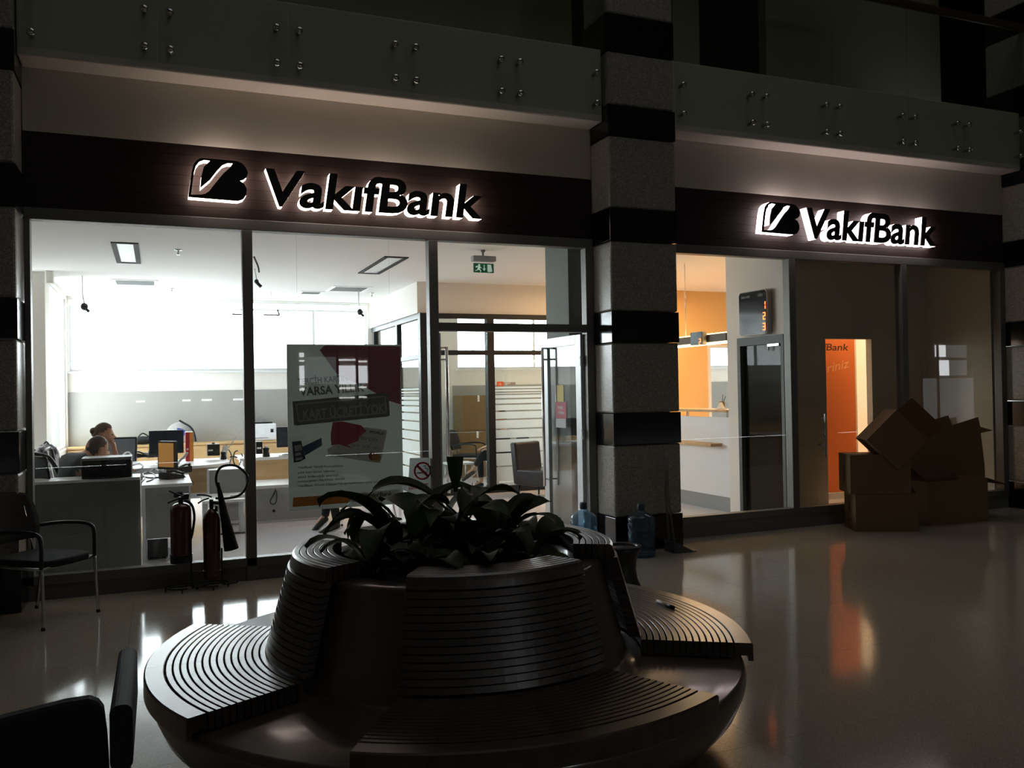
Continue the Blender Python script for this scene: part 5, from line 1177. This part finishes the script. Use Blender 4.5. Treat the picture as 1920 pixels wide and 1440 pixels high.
c=onX(1391,561,XD); side_text('SIRA NO',c.y,c.z,0.028,XD-0.0085,M['greylam'],t,0.16); c=onX(1422,556,XD); side_text('G\u0130\u015eE',c.y,c.z,0.028,XD-0.0085,M['greylam'],t,0.09)
XS=CXP-0.10
a,b=onX(1294,624,XS),onX(1317,621,XS); c,d=onX(1296,648,XS),onX(1318,646,XS)
t=thing('teller_display','small square display showing a red 2 on the light beam','display',(XS,(a.y+b.y)/2,c.z))
part('housing',MB().rbox(XS,CXP-0.031,b.y,a.y,(c.z+d.z)/2,(a.z+b.z)/2,0.02,4,ax='x'),MATS['display_silver'],t,True); part('front_glass',MB().rbox(XS-0.006,XS-0.0005,b.y+0.01,a.y-0.01,(c.z+d.z)/2+0.008,(a.z+b.z)/2-0.008,0.016,4,ax='x'),MATS['display_black_glass'],t,True)
dg=MB(); e=onX(1312.5,641,XS-0.006); digit(dg,'2',e.y,e.z,0.085,XS-0.0065); part('digit',dg,led,t,True)
# things on the ledge
p=onX(1352,768,CXP+0.1); t=thing('card_stand','small white folded card stand on the teller ledge','stand',(CXP+0.1,p.y,1.319)); part('card',MB().prism([(-0.07,0),(0.07,0),(0.0,0.09)],-0.02,0.02,lambda u,v,d:(d,u,v)),M['paper'],t); part('base',MB().box(-0.03,0.03,-0.09,0.09,0,0.006),M['beech'],t)
p=onX(1350,766,CXP+0.2); t=thing('pen_pot','small dark pen pot with sprigs on the teller ledge','pen pot',(CXP+0.22,p.y-0.02,1.319)); part('pot',MB().lathe([(0,0),(0.035,0),(0.04,0.10),(0.034,0.10),(0.03,0.01),(0,0.01)],n=16),M['benchcore'],t); part('pen',MB().tube([(0,0,0.02),(0.02,-0.05,0.17)],0.005,6).tube([(0,0,0.02),(0.0,-0.02,0.19)],0.005,6),M['steelfr'],t)
# orange banner seen through the lobby doorway
YB=1.75; bl_,br_=onY(1497,650,YB),onY(1602,650,YB)
t=thing('roll_up_banner','tall orange bank banner standing behind the dark lobby','banner',(bl_.x,YB,0))
part('sheet',B(bl_.x,br_.x,YB,YB+0.006,0.09,2.45),mat('banner_orange',(236,128,62),0.55,var=0.03),t,True); part('foot',MB().rbox(bl_.x-0.02,br_.x+0.02,YB-0.05,YB+0.08,0.0,0.088,0.02),M['alulight'],t,True); part('edge_strip',B(br_.x+0.001,br_.x+0.03,YB,YB+0.006,0.09,2.45),M['paper'],t,True)
a=onY(1507,661,YB-0.002); b=onY(1591,657,YB-0.002); cap=onY(1550,646,YB).z-onY(1550,659,YB).z
part('lettering',flat_text(MB(),'Vak\u0131fBank',a.x,b.z,cap,YB-0.001,w=b.x-a.x,shear=0.15,fat=0.008,th=0.001),mat('banner_brown',(70,30,16),0.6),t,True)
a=onY(1551,699,YB-0.002); b=onY(1594,688,YB-0.002); w_=math.hypot(b.x-a.x,b.z-a.z)
part('lettering',flat_text(MB(),'riniz',a.x,a.z,0.13,YB-0.001,w=w_,rot=math.atan2(b.z-a.z,b.x-a.x),shear=0.3,th=0.001),mat('banner_white',(250,190,140),0.6),t,True)
struct('wall_banner_back',B(8.75,9.98,3.45,3.5,0,CZ),M['inwall'])
# ================================================================ PEOPLE
def head_geo(mb,c,rz,pitch=0.0,s=1.0,back=1.0):
    """skull, jaw, nose, ears in one mesh; face towards +x"""
    R=Matrix.Translation(Vector(c))@Matrix.Rotation(rz,4,'Z')@Matrix.Rotation(pitch,4,'Y')
    seg,rings=24,18; vs=[]
    for i in range(rings+1):
        th=PI*i/rings
        for k in range(seg):
            a=2*PI*k/seg; x,y,z=math.sin(th)*math.cos(a),math.sin(th)*math.sin(a),math.cos(th)
            X,Yy,Z=0.098*x,0.077*y,0.118*z
            if z<0: 
                q=min(1,-z*1.1); Yy*=1-0.28*q; X=X*(1-0.10*q)+0.018*q
                if x<0: X*=1-0.35*q
            if x<-0.2 and z>-0.2: X*=1.06
            f=max(0,x)
            X+=0.030*math.exp(-((y/0.16)**2+((z+0.18)/0.13)**2))*f+0.012*math.exp(-((y/0.14)**2+((z-0.02)/0.2)**2))*f   # nose
            X-=0.012*(math.exp(-(((abs(y)-0.42)/0.16)**2+((z-0.06)/0.11)**2)))*f                                            # eye sockets
            X+=0.008*math.exp(-((y/0.3)**2+((z+0.52)/0.07)**2))*f+0.010*math.exp(-((y/0.25)**2+((z+0.85)/0.12)**2))*f        # lips, chin
            vs.append(R@(Vector((X,Yy,Z))*s))
    fs=[(i*seg+k,(i+1)*seg+k,(i+1)*seg+(k+1)%seg,i*seg+(k+1)%seg) for i in range(rings) for k in range(seg)]
    mb.add(vs,fs,True)
    for sg in (-1,1):
        e=MB().blob((0,0,0),(0.020*s,0.008*s,0.034*s),10,8); mt=R@Matrix.Translation(Vector((-0.008,sg*0.079,-0.012))*s)@Matrix.Rotation(sg*0.35,4,'Z'); mb.add([mt@Vector(v) for v in e.v],e.f,True)
    return R
def hair_geo(R,s,kind):
    m=MB(); seg,rings=24,16; keep=[]; vs=[]
    for i in range(rings+1):
        th=PI*i/rings
        for k in range(seg):
            a=2*PI*k/seg; x,y,z=math.sin(th)*math.cos(a),math.sin(th)*math.sin(a),math.cos(th)
            g={'short':1.03,'tied':1.12}[kind]; X,Yy,Z=0.100*x*g,0.079*y*g,0.120*z*g
            if z<0 and x<0: X*=1-0.2*(-z)
            vs.append(R@(Vector((X,Yy,Z))*s)); 
            if kind=='short': keep.append(z>0.0+0.75*x-0.35*(x<-0.2) and z>-0.62)
            else: keep.append((z>0.15+0.55*x) and z>-0.75)
    for i in range(rings):
        for k in range(seg):
            f=(i*seg+k,(i+1)*seg+k,(i+1)*seg+(k+1)%seg,i*seg+(k+1)%seg)
            if all(keep[j] for j in f): m.f.append(f); m.sm.append(True)
    m.v=[tuple(v) for v in vs]; used=sorted({i for f in m.f for i in f}); mp={i:k for k,i in enumerate(used)}
    m.v=[m.v[i] for i in used]; m.f=[tuple(mp[i] for i in f) for f in m.f]
    if kind=='tied':
        for c,r in (((-0.098,0.0,0.035),0.040),((-0.09,0.02,0.0),0.03)):
            b=MB().blob(c,r,12,8); m.add([R@(Vector(v)*s) for v in b.v],b.f,True)
    return m
def hand_chain(w,d,up,side):
    """palm, four unequal bent fingers and a thumb from the wrist along d"""
    w=Vector(w); d=Vector(d).normalized(); up=Vector(up); sd=d.cross(up).normalized(); ch=[]; palm=w+d*0.05
    ch.append([(tuple(w),0.026),(tuple(palm),(0.036,0.018))])
    for k,(o,L) in enumerate(((-0.027,0.062),(-0.009,0.072),(0.009,0.068),(0.027,0.052))):
        b=w+d*0.088+sd*o; ch.append([(tuple(palm),(0.036,0.018)),(tuple(b),0.0095),(tuple(b+d*L*0.5-up*0.010),0.0088),(tuple(b+d*L*0.85-up*0.030),0.0078)])
    b=w+d*0.03+sd*side*0.034; ch.append([(tuple(palm),(0.036,0.018)),(tuple(b+d*0.02),0.011),(tuple(b+d*0.055-up*0.01+sd*side*0.012),0.0095)])
    return ch
def person(label,loc,rz,headz,hx,hrz,hs,hair,cloth,trous,arms,legs,pitch=0.0,shoes='black',bare=False,hunch=0.0):
    t=thing('person',label,'person',loc,rz)
    lean=hx; sh=headz-0.26; ch=Vector((lean*0.55,0,sh-0.06+hunch)); nk=Vector((lean*0.78,0,sh+0.04+hunch*0.8)); hc=Vector((lean,0,headz))
    pel=(0,0,0.55); sp=(lean*0.3,0,0.55+(sh-0.55)*0.5)
    trunk=[(pel,(0.15,0.12)),(sp,(0.135,0.105)),(tuple(ch),(0.155,0.105)),(tuple(nk),0.058),(tuple(nk+(hc-nk)*0.4),0.056),(tuple(hc-Vector((0.02,0,0.03))),0.06)]
    chains=[trunk]; cl=[trunk[:3]+[(tuple(nk-Vector((0,0,0.015))),0.075)]]
    for sg,(el,wr,hd) in zip((-1,1),arms):
        s0=(ch.x,sg*0.175,ch.z+0.03); A=[(tuple(ch),(0.155,0.105)),(s0,0.064),(el,0.046),(wr,0.030)]
        chains.append(A); chains+=hand_chain(wr,hd,(0,0,1),-sg)
        cl.append([(tuple(ch),(0.165,0.115)),(s0,0.074),(el,0.057),(tuple(Vector(el)+(Vector(wr)-Vector(el))*0.75),0.044)])
    pants=[]
    for sg,(kn,an,toe) in zip((-1,1),legs):
        hp=(0.03,sg*0.09,0.52); L=[(pel,(0.15,0.12)),(hp,0.085),(kn,0.060),(tuple(Vector(kn)+(Vector(an)-Vector(kn))*0.4),0.056),(an,0.038),(toe,0.036)]
        chains.append(L); pants.append([(pel,(0.158,0.128)),(hp,0.095),(kn,0.069),(tuple(Vector(kn)+(Vector(an)-Vector(kn))*0.45),0.06),(tuple(Vector(kn)+(Vector(an)-Vector(kn))*(0.86 if bare else 1.06)),0.050)])
    vs,fs=skin_mesh(chains,1); mb=MB().add(vs,fs,True); R=head_geo(mb,tuple(hc),hrz,pitch,hs); part('body',mb,M['skin'],t)
    vs,fs=skin_mesh(cl,1); part('shirt',MB().add(vs,fs,True),cloth,t); vs,fs=skin_mesh(pants,1); part('trousers',MB().add(vs,fs,True),trous,t)
    hm=hair_geo(R,hs,hair); part('hair',hm,mat('dark_brown_hair' if hair=='short' else 'light_brown_hair',(84,70,60) if hair=='short' else (92,74,56),0.6,var=0.25,scale=60),t)
    ey=MB()
    for sg in (-1,1): b=MB().blob((0.082,sg*0.031,0.006),0.010,8,6); ey.add([R@(Vector(v)*hs) for v in b.v],b.f,True)
    part('eyes',ey,mat('eye_dark',(50,40,36),0.2),t); b=MB().blob((0.093,0,-0.062),(0.008,0.022,0.006),10,6); part('mouth',MB().add([R@(Vector(v)*hs) for v in b.v],b.f,True),mat('lips',(150,84,76),0.5),t)
    for sg,(kn,an,toe) in zip((-1,1),legs):
        a=Vector(an); d=(Vector(toe)-a).normalized(); dn=Vector((0,0,-1)); vs,fs=skin_mesh([[(tuple(a-d*0.05+dn*0.035),(0.046,0.042)),(tuple(a+d*0.03+dn*0.025),(0.052,0.052)),(tuple(a+d*0.13+dn*0.04),(0.054,0.042)),(tuple(a+d*0.23+dn*0.052),(0.044,0.026))]],1)
        s=part('shoe',MB().add(vs,fs,True),M[shoes],t)
        vs,fs=skin_mesh([[(tuple(a-d*0.06+dn*0.075),(0.042,0.010)),(tuple(a+d*0.03+dn*0.078),(0.052,0.014)),(tuple(a+d*0.235+dn*0.078),(0.046,0.014))]],1); part('sole',MB().add(vs,fs,True),M['white'],s)
    return t
dkgrey=mat('grey_shirt',(96,104,108),0.9,var=0.1,scale=30); navy=mat('dark_trousers',(30,32,40),0.9,var=0.1,scale=30)
sit=lambda y=0.1:[((0.42,-y,0.50),(0.40,-y,0.085),(0.52,-y,0.05)),((0.42,y,0.50),(0.40,y,0.085),(0.52,y,0.05))]
def at_head(px,py,y,hx,rz): 
    p=onY(px,py,y); return p, (p.x-hx*math.cos(rz), y-hx*math.sin(rz), 0)
rzm=math.radians(28); p,l=at_head(182,842,1.62,0.46,rzm)
desk_arms=[((0.40,-0.26,0.76),(0.62,-0.14,0.80),(1,0.3,0)),((0.40,0.26,0.76),(0.62,0.12,0.80),(1,-0.3,0))]
person('bald man in a grey shirt bent over the desk behind the printer',l,rzm,p.z,0.46,0.05,1.08,'short',dkgrey,navy,desk_arms,sit(),0.25,hunch=0.20)
rzw=math.radians(8); p,l=at_head(194,815,2.75,0.26,rzw)
chin=(0.26+0.10,-0.05,p.z-0.16)
person('woman with tied hair in profile resting her chin on her hand behind the bald man',l,rzw,p.z,0.26,0.0,1.02,'tied',mat('dark_blouse',(70,66,64),0.9),navy,[((0.42,-0.10,0.74),chin,(-0.15,0.1,1)),((0.30,0.24,0.72),(0.46,0.10,0.80),(1,-0.3,0))],sit(),0.08)
mesh_chair('black office chair under the bald man',(-0.80,1.50,0),rzm); mesh_chair('black office chair under the woman with tied hair',(-0.76,2.72,0),rzw)
chair('armchair of the customer hidden behind the poster',(2.32,2.45,0),PI)
person('customer seated behind the poster with only dark sports shoes showing',(2.28,2.45,0.0),PI,1.18,0.06,0,1.0,'short',dkgrey,navy,[((0.10,-0.24,0.74),(0.32,-0.14,0.70),(1,0.2,-0.1)),((0.10,0.24,0.74),(0.32,0.12,0.70),(1,-0.2,-0.1))],[((0.40,-0.10,0.52),(0.46,-0.10,0.15),(0.56,-0.11,0.06)),((0.42,0.10,0.50),(0.36,0.12,0.10),(0.46,0.13,0.075))],0.1)
person('visitor sitting with crossed legs in the glass office, one bare ankle showing',(5.38,5.62,0.0),PI,1.20,0.05,0.2,1.0,'short',mat('dark_jacket',(40,40,44),0.9),navy,[((0.10,-0.24,0.74),(0.32,-0.12,0.66),(1,0.2,-0.1)),((0.10,0.24,0.74),(0.32,0.12,0.66),(1,-0.2,-0.1))],[((0.42,-0.10,0.50),(0.40,-0.10,0.085),(0.52,-0.10,0.05)),((0.38,0.02,0.62),(0.58,0.0,0.31),(0.70,0.0,0.24))],0.05,bare=True)
